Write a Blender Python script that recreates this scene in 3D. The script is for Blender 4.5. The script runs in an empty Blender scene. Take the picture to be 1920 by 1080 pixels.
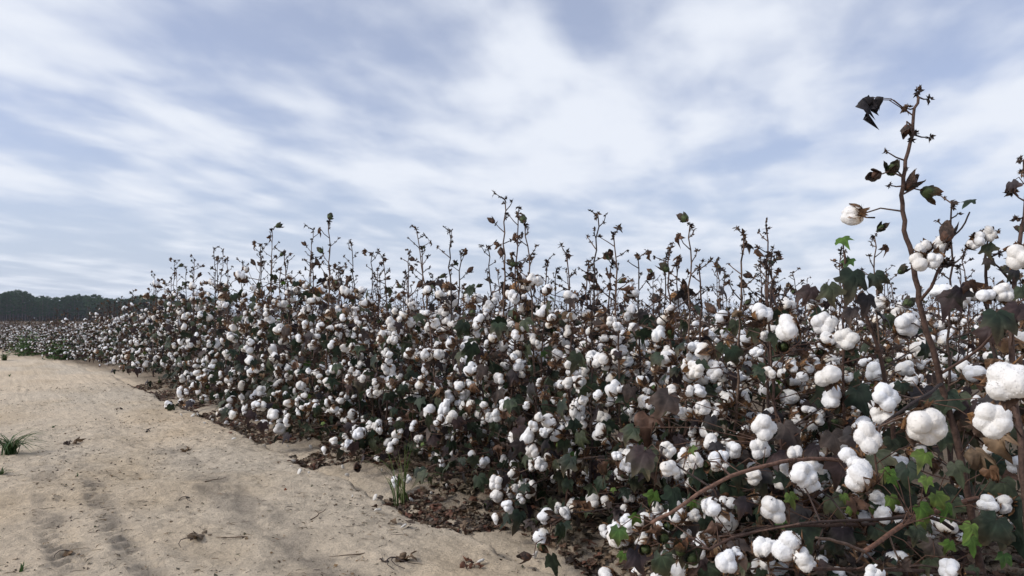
import bpy, math, random
import numpy as np
from mathutils import Vector, Matrix, Euler, noise as mnoise

scene = bpy.context.scene
COL = scene.collection
R = math.radians

# ------------------------------------------------------------------ camera
CAM_H = 0.80
FPX = 1387.0                                   # focal length in photo pixels (photo 1920 wide)
YAW = R(35.2)
PITCH = R(2.48)
cam_d = bpy.data.cameras.new('camera')
cam_d.sensor_width = 36.0
cam_d.lens = 36.0 * FPX / 1920.0
cam_d.clip_start = 0.05
cam_d.clip_end = 5000.0
cam = bpy.data.objects.new('camera', cam_d)
cam.location = (0, 0, CAM_H)
cam.rotation_euler = (R(90) + PITCH, 0, -YAW)
COL.objects.link(cam)
scene.camera = cam
CAM_M = Matrix.LocRotScale(Vector((0, 0, CAM_H)), Euler((R(90) + PITCH, 0, -YAW)), None)

def at(px, py, d):
    """a world point seen at photo pixel (px, py) at depth d: used only to read positions off the photograph"""
    return CAM_M @ Vector(((px - 960) / FPX * d, -(py - 540) / FPX * d, -d))

# ------------------------------------------------------------------ sky, sun, exposure
SUN_EL, SUN_AZ = R(36), R(-70)                 # azimuth measured from +Y towards +X
w = bpy.data.worlds.new('World')
scene.world = w
w.use_nodes = True
nt = w.node_tree
nt.nodes.clear()
def N(tree, typ, **kw):
    n = tree.nodes.new(typ)
    for k, v in kw.items():
        setattr(n, k, v)
    return n
def math_node(tree, op, a, b=None, c=None, clamp=False):
    n = tree.nodes.new('ShaderNodeMath'); n.operation = op; n.use_clamp = clamp
    for i, s in enumerate((a, b, c)):
        if s is None: continue
        if isinstance(s, (int, float)): n.inputs[i].default_value = s
        else: tree.links.new(s, n.inputs[i])
    return n.outputs[0]
L = nt.links.new
sky = N(nt, 'ShaderNodeTexSky', sky_type='NISHITA', sun_disc=False)
sky.sun_elevation = SUN_EL; sky.sun_rotation = SUN_AZ; sky.air_density = 1.0; sky.dust_density = 1.2; sky.ozone_density = 4.0
tc = N(nt, 'ShaderNodeTexCoord')
sep = N(nt, 'ShaderNodeSeparateXYZ'); L(tc.outputs['Generated'], sep.inputs[0])
zz = math_node(nt, 'ADD', math_node(nt, 'MAXIMUM', sep.outputs[2], 0.0), 0.10)
px_ = math_node(nt, 'DIVIDE', sep.outputs[0], zz)
py_ = math_node(nt, 'DIVIDE', sep.outputs[1], zz)
cmb = N(nt, 'ShaderNodeCombineXYZ'); L(px_, cmb.inputs[0]); L(py_, cmb.inputs[1])
rot = N(nt, 'ShaderNodeVectorRotate', rotation_type='Z_AXIS'); rot.inputs['Angle'].default_value = R(52)
L(cmb.outputs[0], rot.inputs['Vector'])       # +Y now runs along the cloud streets
def cloud_noise(scale, sx, sy, detail, rough, dist, off):
    mp = N(nt, 'ShaderNodeMapping'); mp.inputs['Scale'].default_value = (sx, sy, 1); mp.inputs['Location'].default_value = off
    L(rot.outputs[0], mp.inputs['Vector'])
    n = N(nt, 'ShaderNodeTexNoise'); n.inputs['Scale'].default_value = scale; n.inputs['Detail'].default_value = detail
    n.inputs['Roughness'].default_value = rough; n.inputs['Distortion'].default_value = dist
    L(mp.outputs[0], n.inputs['Vector'])
    return n.outputs['Fac']
c1 = cloud_noise(1.4, 1.2, 0.5, 4.0, 0.43, 0.5, (3.3, 1.7, 0))
c2 = cloud_noise(3.2, 1.15, 0.75, 5.0, 0.46, 0.15, (9.1, 4.2, 2))
c3 = cloud_noise(0.5, 1.0, 0.7, 1.0, 0.5, 0.0, (1.4, 7.0, 5))
cs = math_node(nt, 'ADD', math_node(nt, 'ADD', math_node(nt, 'MULTIPLY', c1, 0.42), math_node(nt, 'MULTIPLY', c2, 0.38)), math_node(nt, 'MULTIPLY', c3, 0.20))
mr = N(nt, 'ShaderNodeMapRange', interpolation_type='SMOOTHSTEP')
mr.inputs['From Min'].default_value = 0.405; mr.inputs['From Max'].default_value = 0.62
mr.inputs['To Min'].default_value = 0.34; mr.inputs['To Max'].default_value = 1.0
L(cs, mr.inputs['Value'])
skyscale = N(nt, 'ShaderNodeVectorMath', operation='SCALE'); skyscale.inputs['Scale'].default_value = 0.095
L(sky.outputs[0], skyscale.inputs[0])
mix = N(nt, 'ShaderNodeMix', data_type='RGBA')
L(mr.outputs[0], mix.inputs['Factor'])
lav = N(nt, 'ShaderNodeVectorMath', operation='MULTIPLY'); lav.inputs[1].default_value = (1.10, 0.99, 1.09)
L(skyscale.outputs[0], lav.inputs[0])
# a pale even veil thickens towards the horizon
veil = N(nt, 'ShaderNodeMapRange', interpolation_type='SMOOTHSTEP'); veil.inputs['From Min'].default_value = 0.0; veil.inputs['From Max'].default_value = 0.26
veil.inputs['To Min'].default_value = 0.88; veil.inputs['To Max'].default_value = 0.0
L(sep.outputs[2], veil.inputs['Value'])
low = N(nt, 'ShaderNodeMix', data_type='RGBA'); L(veil.outputs[0], low.inputs['Factor']); L(lav.outputs[0], low.inputs['A']); low.inputs['B'].default_value = (0.33, 0.41, 0.55, 1)
L(low.outputs['Result'], mix.inputs['A']); mix.inputs['B'].default_value = (0.64, 0.675, 0.745, 1)
bg = N(nt, 'ShaderNodeBackground'); bg.inputs['Strength'].default_value = 1.0
L(mix.outputs['Result'], bg.inputs['Color'])
wo = N(nt, 'ShaderNodeOutputWorld'); L(bg.outputs[0], wo.inputs['Surface'])

sd = bpy.data.lights.new('sun', 'SUN'); sd.energy = 1.8; sd.angle = R(18); sd.color = (1.0, 0.95, 0.87)
so = bpy.data.objects.new('sun', sd)
sdir = Vector((math.sin(SUN_AZ) * math.cos(SUN_EL), math.cos(SUN_AZ) * math.cos(SUN_EL), math.sin(SUN_EL)))
so.rotation_euler = sdir.to_track_quat('Z', 'Y').to_euler()
so.location = (-3, 0, 6)
COL.objects.link(so)
scene.view_settings.view_transform = 'Standard'
scene.view_settings.look = 'None'
scene.view_settings.gamma = 1.0
scene.view_settings.exposure = 0.38
scene.cycles.max_bounces = 6
scene.cycles.diffuse_bounces = 3
scene.cycles.transparent_max_bounces = 4

# ------------------------------------------------------------------ materials
def base_mat(name, rough=0.8, noise_scale=60.0, lo=0.7, hi=1.25, bump=0.0, bump_scale=200.0, sheen=0.0, spec=0.3, transl=0.0):
    m = bpy.data.materials.new(name); m.use_nodes = True
    t = m.node_tree; b = t.nodes['Principled BSDF']; l = t.links.new
    at_ = N(t, 'ShaderNodeAttribute', attribute_name='tint')
    tcx = N(t, 'ShaderNodeTexCoord')
    n = N(t, 'ShaderNodeTexNoise'); n.inputs['Scale'].default_value = noise_scale; n.inputs['Detail'].default_value = 3
    l(tcx.outputs['Object'], n.inputs['Vector'])
    r = N(t, 'ShaderNodeMapRange'); r.inputs['From Min'].default_value = 0.3; r.inputs['From Max'].default_value = 0.7
    r.inputs['To Min'].default_value = lo; r.inputs['To Max'].default_value = hi
    l(n.outputs['Fac'], r.inputs['Value'])
    sc = N(t, 'ShaderNodeVectorMath', operation='SCALE'); l(at_.outputs['Color'], sc.inputs[0]); l(r.outputs[0], sc.inputs['Scale'])
    l(sc.outputs[0], b.inputs['Base Color'])
    b.inputs['Roughness'].default_value = rough
    b.inputs['Specular IOR Level'].default_value = spec
    if sheen: b.inputs['Sheen Weight'].default_value = sheen
    if bump:
        n2 = N(t, 'ShaderNodeTexNoise'); n2.inputs['Scale'].default_value = bump_scale; n2.inputs['Detail'].default_value = 4
        l(tcx.outputs['Object'], n2.inputs['Vector'])
        bp = N(t, 'ShaderNodeBump'); bp.inputs['Strength'].default_value = bump; bp.inputs['Distance'].default_value = 0.004
        l(n2.outputs['Fac'], bp.inputs['Height']); l(bp.outputs[0], b.inputs['Normal'])
    if transl:
        tr = N(t, 'ShaderNodeBsdfTranslucent'); l(sc.outputs[0], tr.inputs['Color'])
        mx = N(t, 'ShaderNodeMixShader'); mx.inputs[0].default_value = transl
        out = t.nodes['Material Output']
        l(b.outputs[0], mx.inputs[1]); l(tr.outputs[0], mx.inputs[2]); l(mx.outputs[0], out.inputs['Surface'])
    return m
M_STEM = base_mat('bark', 0.75, 90, 0.6, 1.4, 0.5, 160)
M_LEAF = base_mat('leaf', 0.6, 45, 0.6, 1.4, 0.3, 90, transl=0.15)
M_COTTON = base_mat('cotton', 0.95, 70, 0.93, 1.03, 0.3, 260, sheen=0.3, spec=0.1)
M_BUR = base_mat('bur', 0.85, 120, 0.55, 1.5, 0.4, 200)
M_GRASS = base_mat('grass', 0.6, 30, 0.75, 1.25, transl=0.2)
M_NEEDLE = base_mat('needles', 0.8, 0.35, 0.55, 1.5)
M_BARK = base_mat('pine_bark', 0.9, 1.5, 0.7, 1.3)
M_COTTON_U = base_mat('boll_cotton', 0.95, 2.2, 0.93, 1.03, 0.35, 9, sheen=0.3, spec=0.1)
M_BUR_U = base_mat('boll_bur', 0.85, 4, 0.45, 1.6, 0.6, 9)
M_LEAF_U = base_mat('boll_husk', 0.6, 3, 0.6, 1.4, 0.4, 6)
def per_object_shade(m, lo, hi):
    t = m.node_tree; oi = N(t, 'ShaderNodeObjectInfo'); mr_ = N(t, 'ShaderNodeMapRange'); mr_.inputs['To Min'].default_value = lo; mr_.inputs['To Max'].default_value = hi
    t.links.new(oi.outputs['Random'], mr_.inputs['Value'])
    sc = [n for n in t.nodes if n.type == 'VECT_MATH'][0]
    cb = N(t, 'ShaderNodeCombineXYZ'); cb.inputs[0].default_value = 1.0
    t.links.new(math_node(t, 'POWER', mr_.outputs[0], 0.35), cb.inputs[0]); t.links.new(math_node(t, 'POWER', mr_.outputs[0], 0.6), cb.inputs[1]); t.links.new(mr_.outputs[0], cb.inputs[2])
    mu = N(t, 'ShaderNodeVectorMath', operation='MULTIPLY'); t.links.new(sc.outputs[0], mu.inputs[0]); t.links.new(cb.outputs[0], mu.inputs[1])
    t.links.new(mu.outputs[0], t.nodes['Principled BSDF'].inputs['Base Color'])
per_object_shade(M_COTTON_U, 0.84, 1.04)
MATS = [M_STEM, M_LEAF, M_COTTON, M_BUR]
MATS_U = [M_STEM, M_LEAF_U, M_COTTON_U, M_BUR_U]
STEM, LEAF, COTTON, BUR = 0, 1, 2, 3

# ------------------------------------------------------------------ mesh accumulation
class Acc:
    def __init__(s): s.V = []; s.F = []; s.M = []; s.T = []; s.n = 0
    def add(s, V, F, mat, tint):
        V = np.asarray(V, np.float32); F = np.asarray(F, np.int32)
        s.V.append(V); s.F.append(F + s.n); s.n += len(V)
        s.M.append(np.full(len(F), mat, np.int32) if np.isscalar(mat) else np.asarray(mat, np.int32))
        tint = np.asarray(tint, np.float32)
        s.T.append(np.broadcast_to(tint, (len(V), 3)) if tint.ndim == 1 else tint)
    def arrays(s):
        return np.concatenate(s.V), np.concatenate(s.F), np.concatenate(s.M), np.concatenate(s.T)
    def mesh(s, name, mats=None, smooth=True):
        return make_mesh(name, *s.arrays(), mats or MATS, smooth)
def make_mesh(name, V, F, M, T, mats, smooth=True):
    used = sorted(set(M.tolist())); remap = np.zeros(max(used) + 1, np.int32)
    for i, u in enumerate(used): remap[u] = i
    me = bpy.data.meshes.new(name)
    me.vertices.add(len(V)); me.vertices.foreach_set('co', V.astype(np.float32).ravel())
    me.loops.add(F.size); me.loops.foreach_set('vertex_index', F.astype(np.int32).ravel())
    k = F.shape[1]
    me.polygons.add(len(F)); me.polygons.foreach_set('loop_start', np.arange(0, F.size, k, dtype=np.int32))
    me.polygons.foreach_set('material_index', remap[M])
    me.polygons.foreach_set('use_smooth', np.full(len(F), smooth))
    a = me.attributes.new('tint', 'FLOAT_COLOR', 'POINT')
    c = np.ones((len(V), 4), np.float32); c[:, :3] = T; a.data.foreach_set('color', c.ravel())
    for u in used: me.materials.append(mats[u])
    me.update(calc_edges=True)
    return me
def xf(V, M):
    A = np.array(M, np.float32)
    return V @ A[:3, :3].T + A[:3, 3]

def obj(name, data, parent=None, M=None):
    o = bpy.data.objects.new(name, data); COL.objects.link(o)
    if parent is not None: o.parent = parent
    if M is not None: o.matrix_basis = M
    return o
def tag(o, label=None, cat=None, group=None, kind=None):
    if label: o['label'] = label
    if cat: o['category'] = cat
    if group: o['group'] = group
    if kind: o['kind'] = kind
    return o

def tube(acc, pts, rad, sides, mat, tint):
    P = np.array([tuple(p) for p in pts], np.float64); n = len(P)
    rad = np.asarray(rad, np.float64)
    T = np.gradient(P, axis=0); T /= (np.linalg.norm(T, axis=1, keepdims=True) + 1e-9)
    ref = np.array([0.31, 0.77, 0.2]);
    if abs(T[0] @ ref) > 0.85: ref = np.array([0.9, -0.1, 0.3])
    u = np.cross(T[0], ref); u /= np.linalg.norm(u)
    V = []
    ang = np.arange(sides) / sides * 2 * math.pi
    for i in range(n):
        u = u - T[i] * (u @ T[i]); u /= (np.linalg.norm(u) + 1e-9)
        v = np.cross(T[i], u)
        V.append(P[i] + rad[i] * (np.cos(ang)[:, None] * u + np.sin(ang)[:, None] * v))
    V.append(P[-1:] + T[-1] * rad[-1])
    V = np.concatenate(V)
    a = np.arange(n - 1)[:, None] * sides; j = np.arange(sides)[None]; jn = (j + 1) % sides
    q0, q1, q2, q3 = a + j, a + jn, a + sides + jn, a + sides + j
    F = np.concatenate([np.stack([q0, q1, q2], -1).reshape(-1, 3), np.stack([q0, q2, q3], -1).reshape(-1, 3)])
    tip = n * sides; b = (n - 1) * sides
    F = np.concatenate([F, [[b + k, b + (k + 1) % sides, tip] for k in range(sides)]])
    acc.add(V, F, mat, tint)

# ------------------------------------------------------------------ numpy noise
def vnoise(x, y, seed=0):
    xi = np.floor(x).astype(np.int64); yi = np.floor(y).astype(np.int64); fx = x - xi; fy = y - yi
    fx = fx * fx * (3 - 2 * fx); fy = fy * fy * (3 - 2 * fy)
    def h(a, b):
        n = (a * 374761393 + b * 668265263 + seed * 1442695041) & 0xffffffff
        n = ((n ^ (n >> 13)) * 1274126177) & 0xffffffff
        return ((n ^ (n >> 16)) & 0xffff) / 32767.5 - 1.0
    return (h(xi, yi) * (1 - fx) + h(xi + 1, yi) * fx) * (1 - fy) + (h(xi, yi + 1) * (1 - fx) + h(xi + 1, yi + 1) * fx) * fy
def fbm(x, y, seed=0, o=4, g=0.5):
    s = 0; a = 1; f = 1
    for i in range(o):
        s = s + a * vnoise(x * f + i * 17.3, y * f - i * 9.1, seed + i); a *= g; f *= 2.03
    return s

# ------------------------------------------------------------------ ground
ROW_X, ROW_STEP = 1.90, 0.95
def sstep(a, b, x):
    t = np.clip((x - a) / (b - a), 0, 1); return t * t * (3 - 2 * t)
def edge_x(y):                                  # where the hard sandy track breaks off into the field
    return 1.40 + 0.05 * vnoise(y * 1.3, y * 0, 5) + 0.025 * vnoise(y * 5.0, y * 0, 6) + 0.012 * vnoise(y * 17, y * 0, 7) - 0.5 * sstep(11, 18, y) - 0.15 * np.maximum(y - 17, 0) - 0.3 * np.maximum(y - 25, 0)
def ground_h(x, y):
    near = 1 - sstep(9, 25, np.hypot(x, y))
    h = 0.012 * fbm(x * 0.8, y * 0.6, 11, 2) + near * (0.009 * fbm(x * 5, y * 4, 12, 3) + 0.0058 * fbm(x * 24, y * 20, 13, 3))
    e = edge_x(y)
    d = x - e
    on = 1 - sstep(-0.004, 0.022, d + 0.008 * vnoise(x * 45, y * 45, 3))
    h = h + 0.038 * on - 0.022 * np.exp(-((d - 0.05) / 0.05) ** 2)
    k = np.clip(d / 0.4, 0, 1)
    h = h + k * 0.035 * (0.5 + 0.5 * np.cos((x - ROW_X) / ROW_STEP * 2 * math.pi)) + k * 0.012 * fbm(x * 9, y * 9, 14, 3)
    h = h - 0.02 * sstep(0.3, 0.0, -d) * on * 0.5
    # tyre lugs pressed into the crust
    for cx, ww in ((0.22, 0.055), (0.40, 0.05), (-0.05, 0.05)):
        c = cx + 0.02 * vnoise(y * 0.9, y * 0, 21)
        t = np.exp(-((x - c) / ww) ** 4)
        lug = sstep(0.3, 0.6, 0.5 + 0.5 * np.sin(y * 2 * math.pi / 0.085 + np.abs(x - c) * 60 + 1.2 * vnoise(y * 3, x * 3, 8)))
        fade = np.clip(0.35 + 1.3 * fbm(x * 4, y * 3, 22, 3), 0, 1) * (1 - sstep(3.4, 5.0, y))
        h = h - near * t * fade * (0.007 + 0.013 * lug)
    for cx in (0.86, -0.42, -1.0):
        c = cx + 0.03 * vnoise(y * 0.7, y * 0, 31)
        h = h - near * 0.010 * np.exp(-((x - c) / 0.10) ** 2) * np.clip(0.5 + fbm(x, y * 1.2, 33, 2), 0, 1)
    # low ledge that crosses the track
    s = y - (3.72 - 0.32 * x + 0.06 * vnoise(x * 3, x * 0, 41) + 0.02 * vnoise(x * 14, x * 0, 42))
    h = h + 0.014 * on * sstep(-0.01, 0.02, s) * sstep(0.7, 0.1, s) * np.clip(1.4 - np.abs(x - 0.4), 0, 1)
    # scattered scuffs and footprints
    for (fx, fy, fr, fd) in ((0.62, 2.55, 0.09, 0.012), (0.85, 2.3, 0.12, 0.010), (1.05, 2.9, 0.1, 0.008), (0.45, 4.4, 0.12, 0.008), (0.9, 5.2, 0.14, 0.010), (0.1, 5.5, 0.12, 0.008), (0.7, 3.2, 0.08, 0.008), (1.0, 1.9, 0.10, 0.008)):
        r2 = ((x - fx) / fr) ** 2 + ((y - fy) / (fr * 1.5)) ** 2
        h = h - fd * np.exp(-r2) + fd * 0.5 * np.exp(-(np.sqrt(r2) - 1.6) ** 2 * 4)
    return h
def gh(x, y):
    return float(ground_h(np.array([float(x)]), np.array([float(y)]))[0])

def axis(lo, hi, step, far_lo, far_hi, g=1.045):
    a = list(np.arange(lo, hi, step)); s = step; x = a[-1]
    while x < far_hi: s *= g; x += s; a.append(x)
    s = step; x = lo; b = []
    while x > far_lo: s *= g; x -= s; b.append(x)
    return np.array(b[::-1] + a)
def build_ground():
    xs = axis(-0.9, 2.6, 0.0105, -900, 900); ys = axis(1.3, 5.6, 0.0115, -300, 1500)
    X, Y = np.meshgrid(xs, ys); X = X.ravel(); Y = Y.ravel()
    Z = ground_h(X, Y)
    V = np.stack([X, Y, Z], 1)
    nx, ny = len(xs), len(ys)
    i = np.arange(ny - 1)[:, None] * nx + np.arange(nx - 1)[None]
    F = np.stack([i, i + 1, i + nx + 1, i + nx], -1).reshape(-1, 4)
    e = edge_x(Y); d = X - e
    sand = np.array([0.70, 0.575, 0.425]); grey = np.array([0.63, 0.54, 0.42]); soil = np.array([0.20, 0.155, 0.115]); ochre = np.array([0.52, 0.39, 0.24])
    m = np.clip(0.5 + 0.7 * fbm(X * 0.9, Y * 0.7, 51, 3), 0, 1)[:, None]
    T = sand * (1 - m) + grey * m
    m2 = (np.clip(fbm(X * 1.7, Y * 1.1, 52, 4) - 0.15, 0, 1) * 0.5)[:, None]
    T = T * (1 - m2) + ochre * m2
    s = (sstep(-0.02, 0.5, d) * 0.85)[:, None]
    T = T * (1 - s) + soil * s
    for cx, ww in ((0.22, 0.06), (0.40, 0.055), (-0.05, 0.05), (0.86, 0.1)):
        c = cx + 0.02 * vnoise(Y * 0.9, Y * 0, 21)
        q = (np.exp(-((X - c) / ww) ** 4) * np.clip(0.5 + 1.2 * fbm(X * 8, Y * 7, 61, 3), 0, 1) * (1 - sstep(3.6, 6, Y)) * 0.55)[:, None]
        T = T * (1 - q) + np.array([0.20, 0.175, 0.15]) * q
    far = sstep(40, 90, Y)[:, None] * 0.6
    T = T * (1 - far) + np.array([0.16, 0.12, 0.08]) * far
    T = T * (1 + 0.08 * fbm(X * 14, Y * 14, 53, 2))[:, None]
    m = bpy.data.materials.new('sand'); m.use_nodes = True
    t = m.node_tree; b = t.nodes['Principled BSDF']; l = t.links.new
    b.inputs['Roughness'].default_value = 0.95; b.inputs['Specular IOR Level'].default_value = 0.1
    a = N(t, 'ShaderNodeAttribute', attribute_name='tint'); tc2 = N(t, 'ShaderNodeTexCoord')
    n1 = N(t, 'ShaderNodeTexNoise'); n1.inputs['Scale'].default_value = 40; n1.inputs['Detail'].default_value = 8; n1.inputs['Roughness'].default_value = 0.7
    l(tc2.outputs['Object'], n1.inputs['Vector'])
    r1 = N(t, 'ShaderNodeMapRange'); r1.inputs['From Min'].default_value = 0.3; r1.inputs['From Max'].default_value = 0.7; r1.inputs['To Min'].default_value = 0.78; r1.inputs['To Max'].default_value = 1.16
    l(n1.outputs['Fac'], r1.inputs['Value'])
    n2 = N(t, 'ShaderNodeTexNoise'); n2.inputs['Scale'].default_value = 110; n2.inputs['Detail'].default_value = 3; n2.inputs['Roughness'].default_value = 0.6
    l(tc2.outputs['Object'], n2.inputs['Vector'])
    r2 = N(t, 'ShaderNodeMapRange'); r2.inputs['From Min'].default_value = 0.62; r2.inputs['From Max'].default_value = 0.70; r2.inputs['To Min'].default_value = 1.0; r2.inputs['To Max'].default_value = 0.55
    l(n2.outputs['Fac'], r2.inputs['Value'])
    mm = math_node(t, 'MULTIPLY', r1.outputs[0], r2.outputs[0])
    sc = N(t, 'ShaderNodeVectorMath', operation='SCALE'); l(a.outputs['Color'], sc.inputs[0]); l(mm, sc.inputs['Scale'])
    l(sc.outputs[0], b.inputs['Base Color'])
    n3 = N(t, 'ShaderNodeTexNoise'); n3.inputs['Scale'].default_value = 75; n3.inputs['Detail'].default_value = 5; n3.inputs['Roughness'].default_value = 0.75
    l(tc2.outputs['Object'], n3.inputs['Vector'])
    hsum = math_node(t, 'ADD', n1.outputs['Fac'], math_node(t, 'MULTIPLY', n3.outputs['Fac'], 0.8))
    bp = N(t, 'ShaderNodeBump'); bp.inputs['Strength'].default_value = 1.0; bp.inputs['Distance'].default_value = 0.016
    l(hsum, bp.inputs['Height']); l(bp.outputs[0], b.inputs['Normal'])
    me = make_mesh('ground', V, F, np.zeros(len(F), np.int32), T, [m])
    tag(obj('ground', me), kind='structure')
build_ground()

# ------------------------------------------------------------------ leaf, boll and bur shapes
RG = random.Random(7)
def leaf_shape(seed, ring, lobes, crumple, droop, fold):
    """a lobed cotton leaf in the XY plane growing along +Y from the petiole at the origin, size 1; returns V, F"""
    rg = random.Random(seed)
    n = ring
    th = np.linspace(-2.75, 2.75, n)
    peak = {5: [-2.0, -1.05, 0, 1.05, 2.0], 3: [-1.15, 0, 1.15], 1: [0]}[lobes]
    r = np.zeros(n)
    for i, p in enumerate(peak):
        amp = (1.0 if p == 0 else 0.86 if abs(p) < 1.3 else 0.6) * rg.uniform(0.9, 1.08); wdt = 0.50 if lobes > 1 else 0.9
        r = np.maximum(r, amp * np.exp(-(np.abs(th - p) / wdt) ** 1.7))
    r = np.maximum(r, 0.50) * (1 + 0.04 * np.array([rg.uniform(-1, 1) for _ in th]))
    ctr = np.array([0, 0.0])
    rings = (0.4, 0.75, 1.0) if ring > 12 else (0.6, 1.0)
    V = [[0, 0, 0]]
    for f in rings:
        for k in range(n):
            rr = r[k] * f * (0.62 if False else 1)
            V.append([math.sin(th[k]) * rr * 0.5, math.cos(th[k]) * rr * 0.5 + 0.12 * f, 0])
    V = np.array(V)
    F = [[0, k + 1, k + 2] for k in range(n - 1)]
    for q in range(len(rings) - 1):
        a = 1 + q * n; b = a + n
        for k in range(n - 1):
            F += [[a + k, b + k, b + k + 1], [a + k, b + k + 1, a + k + 1]]
    rr = np.hypot(V[:, 0], V[:, 1])
    V[:, 2] = -droop * rr ** 2 * 1.6 + fold * np.abs(V[:, 0])
    for i in range(1, len(V)):
        q = Vector(V[i] * 3.1) + Vector((seed * 3.7, 0, 0))
        nv = mnoise.noise_vector(q)
        V[i] += np.array(nv) * crumple * rr[i]
    return V.astype(np.float32), np.array(F, np.int32)
LEAF_HI = [leaf_shape(s, 23, 5 if s % 3 else 3, 0.25, 0.45, 0.12) for s in range(6)]
LEAF_LO = [leaf_shape(s, 8, 3, 0.25, 0.45, 0.12) for s in range(4)]
DRY_HI = [leaf_shape(20 + s, 19, 5 if s % 2 else 3, 0.95, 0.9, 0.5) for s in range(7)]
DRY_LO = [leaf_shape(20 + s, 8, 3, 0.9, 0.8, 0.4) for s in range(4)]

import bmesh
def ico(sub):
    bm = bmesh.new(); bmesh.ops.create_icosphere(bm, subdivisions=sub, radius=1.0)
    V = np.array([v.co[:] for v in bm.verts], np.float64); F = np.array([[v.index for v in f.verts] for f in bm.faces], np.int32)
    bm.free(); return V, F
ICO = {k: ico(k) for k in (1, 2, 3, 4, 5)}

def boll_fluff(sub, seed, n, elong=1.0, spread=0.5):
    """white locks of an open boll, about radius 1, opening towards +Z"""
    rg = random.Random(seed)
    D, F = ICO[sub]
    ls = []
    a0 = rg.uniform(0, 6)
    for i in range(n):
        a = a0 + i * 2 * math.pi / n + rg.uniform(-0.16, 0.16)
        lift = rg.uniform(-0.08, 0.20)
        c = np.array([math.cos(a) * spread * 0.95, math.sin(a) * spread * 0.95, lift]) * rg.uniform(0.9, 1.08)
        rad = rg.uniform(0.53, 0.60) * (1.12 if n <= 3 else 1.0)
        st = rg.uniform(0.86, 1.12)
        dc = D @ c; disc = rad ** 2 - (c @ c - dc ** 2)
        ls.append(np.where(disc > 0, dc + np.sqrt(np.maximum(disc, 0)), 0.1) * st)
    ls = np.array(ls); kk = 26.0
    r = np.log(np.exp(ls * kk).sum(0) + math.exp(0.36 * kk)) / kk
    off = Vector((seed * 5.3, seed * 1.7, 0))
    if sub >= 2:
        amp = [mnoise.noise(Vector(d) * 2.1 + off) * 0.085 + mnoise.noise(Vector(d) * 5 + off) * 0.022 + (mnoise.noise(Vector(d) * 14 + off) * 0.012 + mnoise.noise(Vector(d) * 40 + off) * 0.006 if sub >= 3 else 0) for d in D]
        r = r * (1 + np.array(amp))
    V = D * r[:, None]
    V[:, 2] *= 1.06
    V[:, 0] *= elong
    return V.astype(np.float32), F

def bur_shape(seed, n=5, hi=True):
    """dried carpels and toothed bracts behind the locks; list of (V, F, tint)"""
    rg = random.Random(seed); out = []
    a0 = rg.uniform(0, 6)
    brown = [(0.16, 0.085, 0.045), (0.10, 0.06, 0.04), (0.30, 0.16, 0.07), (0.08, 0.05, 0.035), (0.20, 0.12, 0.07)]
    for i in range(n):
        a = a0 + i * 2 * math.pi / n + rg.uniform(-0.2, 0.2)
        rad = np.array([math.cos(a), math.sin(a), 0]); tan = np.array([-math.sin(a), math.cos(a), 0]); up = np.array([0, 0, 1.0])
        L_ = rg.uniform(0.95, 1.25); open_ = rg.uniform(0.6, 1.1)
        V = []
        K = 5 if hi else 3
        for k in range(K):
            s = k / (K - 1)
            ctr = rad * (L_ * math.sin(s * open_ * 1.3)) * 0.95 + up * (-0.72 + L_ * 0.75 * (1 - math.cos(s * 1.5)) + 0.12 * s)
            wd = 0.36 * math.sin(math.pi * min(1, s * 0.9 + 0.12)) * (1.0 if s < 0.99 else 0.05)
            V += [ctr - tan * wd + rad * 0.06 - up * 0.0, ctr - rad * 0.05, ctr + tan * wd + rad * 0.06]
        F = []
        for k in range(K - 1):
            b = k * 3
            F += [[b, b + 1, b + 4], [b, b + 4, b + 3], [b + 1, b + 2, b + 5], [b + 1, b + 5, b + 4]]
        out.append((np.array(V), np.array(F), rg.choice(brown)))
    nb = 3
    for i in range(nb):
        a = a0 + 1 + i * 2 * math.pi / nb
        teeth = 7 if hi else 3
        for j in range(teeth):
            b = a + (j - (teeth - 1) / 2) * 0.24 * (7 / teeth) * 0.8
            ln = rg.uniform(0.8, 1.35) * (1 - 0.08 * abs(j - teeth / 2))
            rad = np.array([math.cos(b), math.sin(b), 0]); tan = np.array([-math.sin(b), math.cos(b), 0])
            base = np.array([0, 0, -0.82]); z1 = rg.uniform(-0.25, 0.25)
            m = rad * ln * 0.55 + np.array([0, 0, -0.75 + 0.2 + z1 * 0.4]); tip = rad * ln * rg.uniform(0.8, 1.1) + np.array([0, 0, -0.35 + z1]) + tan * rg.uniform(-0.2, 0.2)
            V = [base, m - tan * 0.13, m + tan * 0.13, tip]
            out.append((np.array(V), np.array([[0, 1, 2], [1, 3, 2]]), rg.choice(brown)))
    return out
def spiky(seed, n, r):
    """a tuft of dried bracts: small crumpled pointed bits around the origin"""
    rg = random.Random(seed); V = []; F = []
    for i in range(n):
        d = np.array([rg.gauss(0, 1), rg.gauss(0, 1), rg.gauss(0.5, 0.8)]); d /= np.linalg.norm(d)
        t = np.cross(d, [rg.random(), rg.random(), rg.random() + 0.1]); t /= np.linalg.norm(t)
        ln = rg.uniform(0.6, 1.2) * r; b = len(V)
        V += [-d * 0.1 * r, d * ln * 0.5 - t * 0.22 * r, d * ln * 0.5 + t * 0.22 * r, d * ln + t * rg.uniform(-0.4, 0.4) * r]
        F += [[b, b + 1, b + 2], [b + 1, b + 3, b + 2]]
    return np.array(V), np.array(F)
SPIKY_HI = [spiky(s, 11, 1) for s in range(5)]
SPIKY_LO = [spiky(s, 4, 1.1) for s in range(3)]

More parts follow.
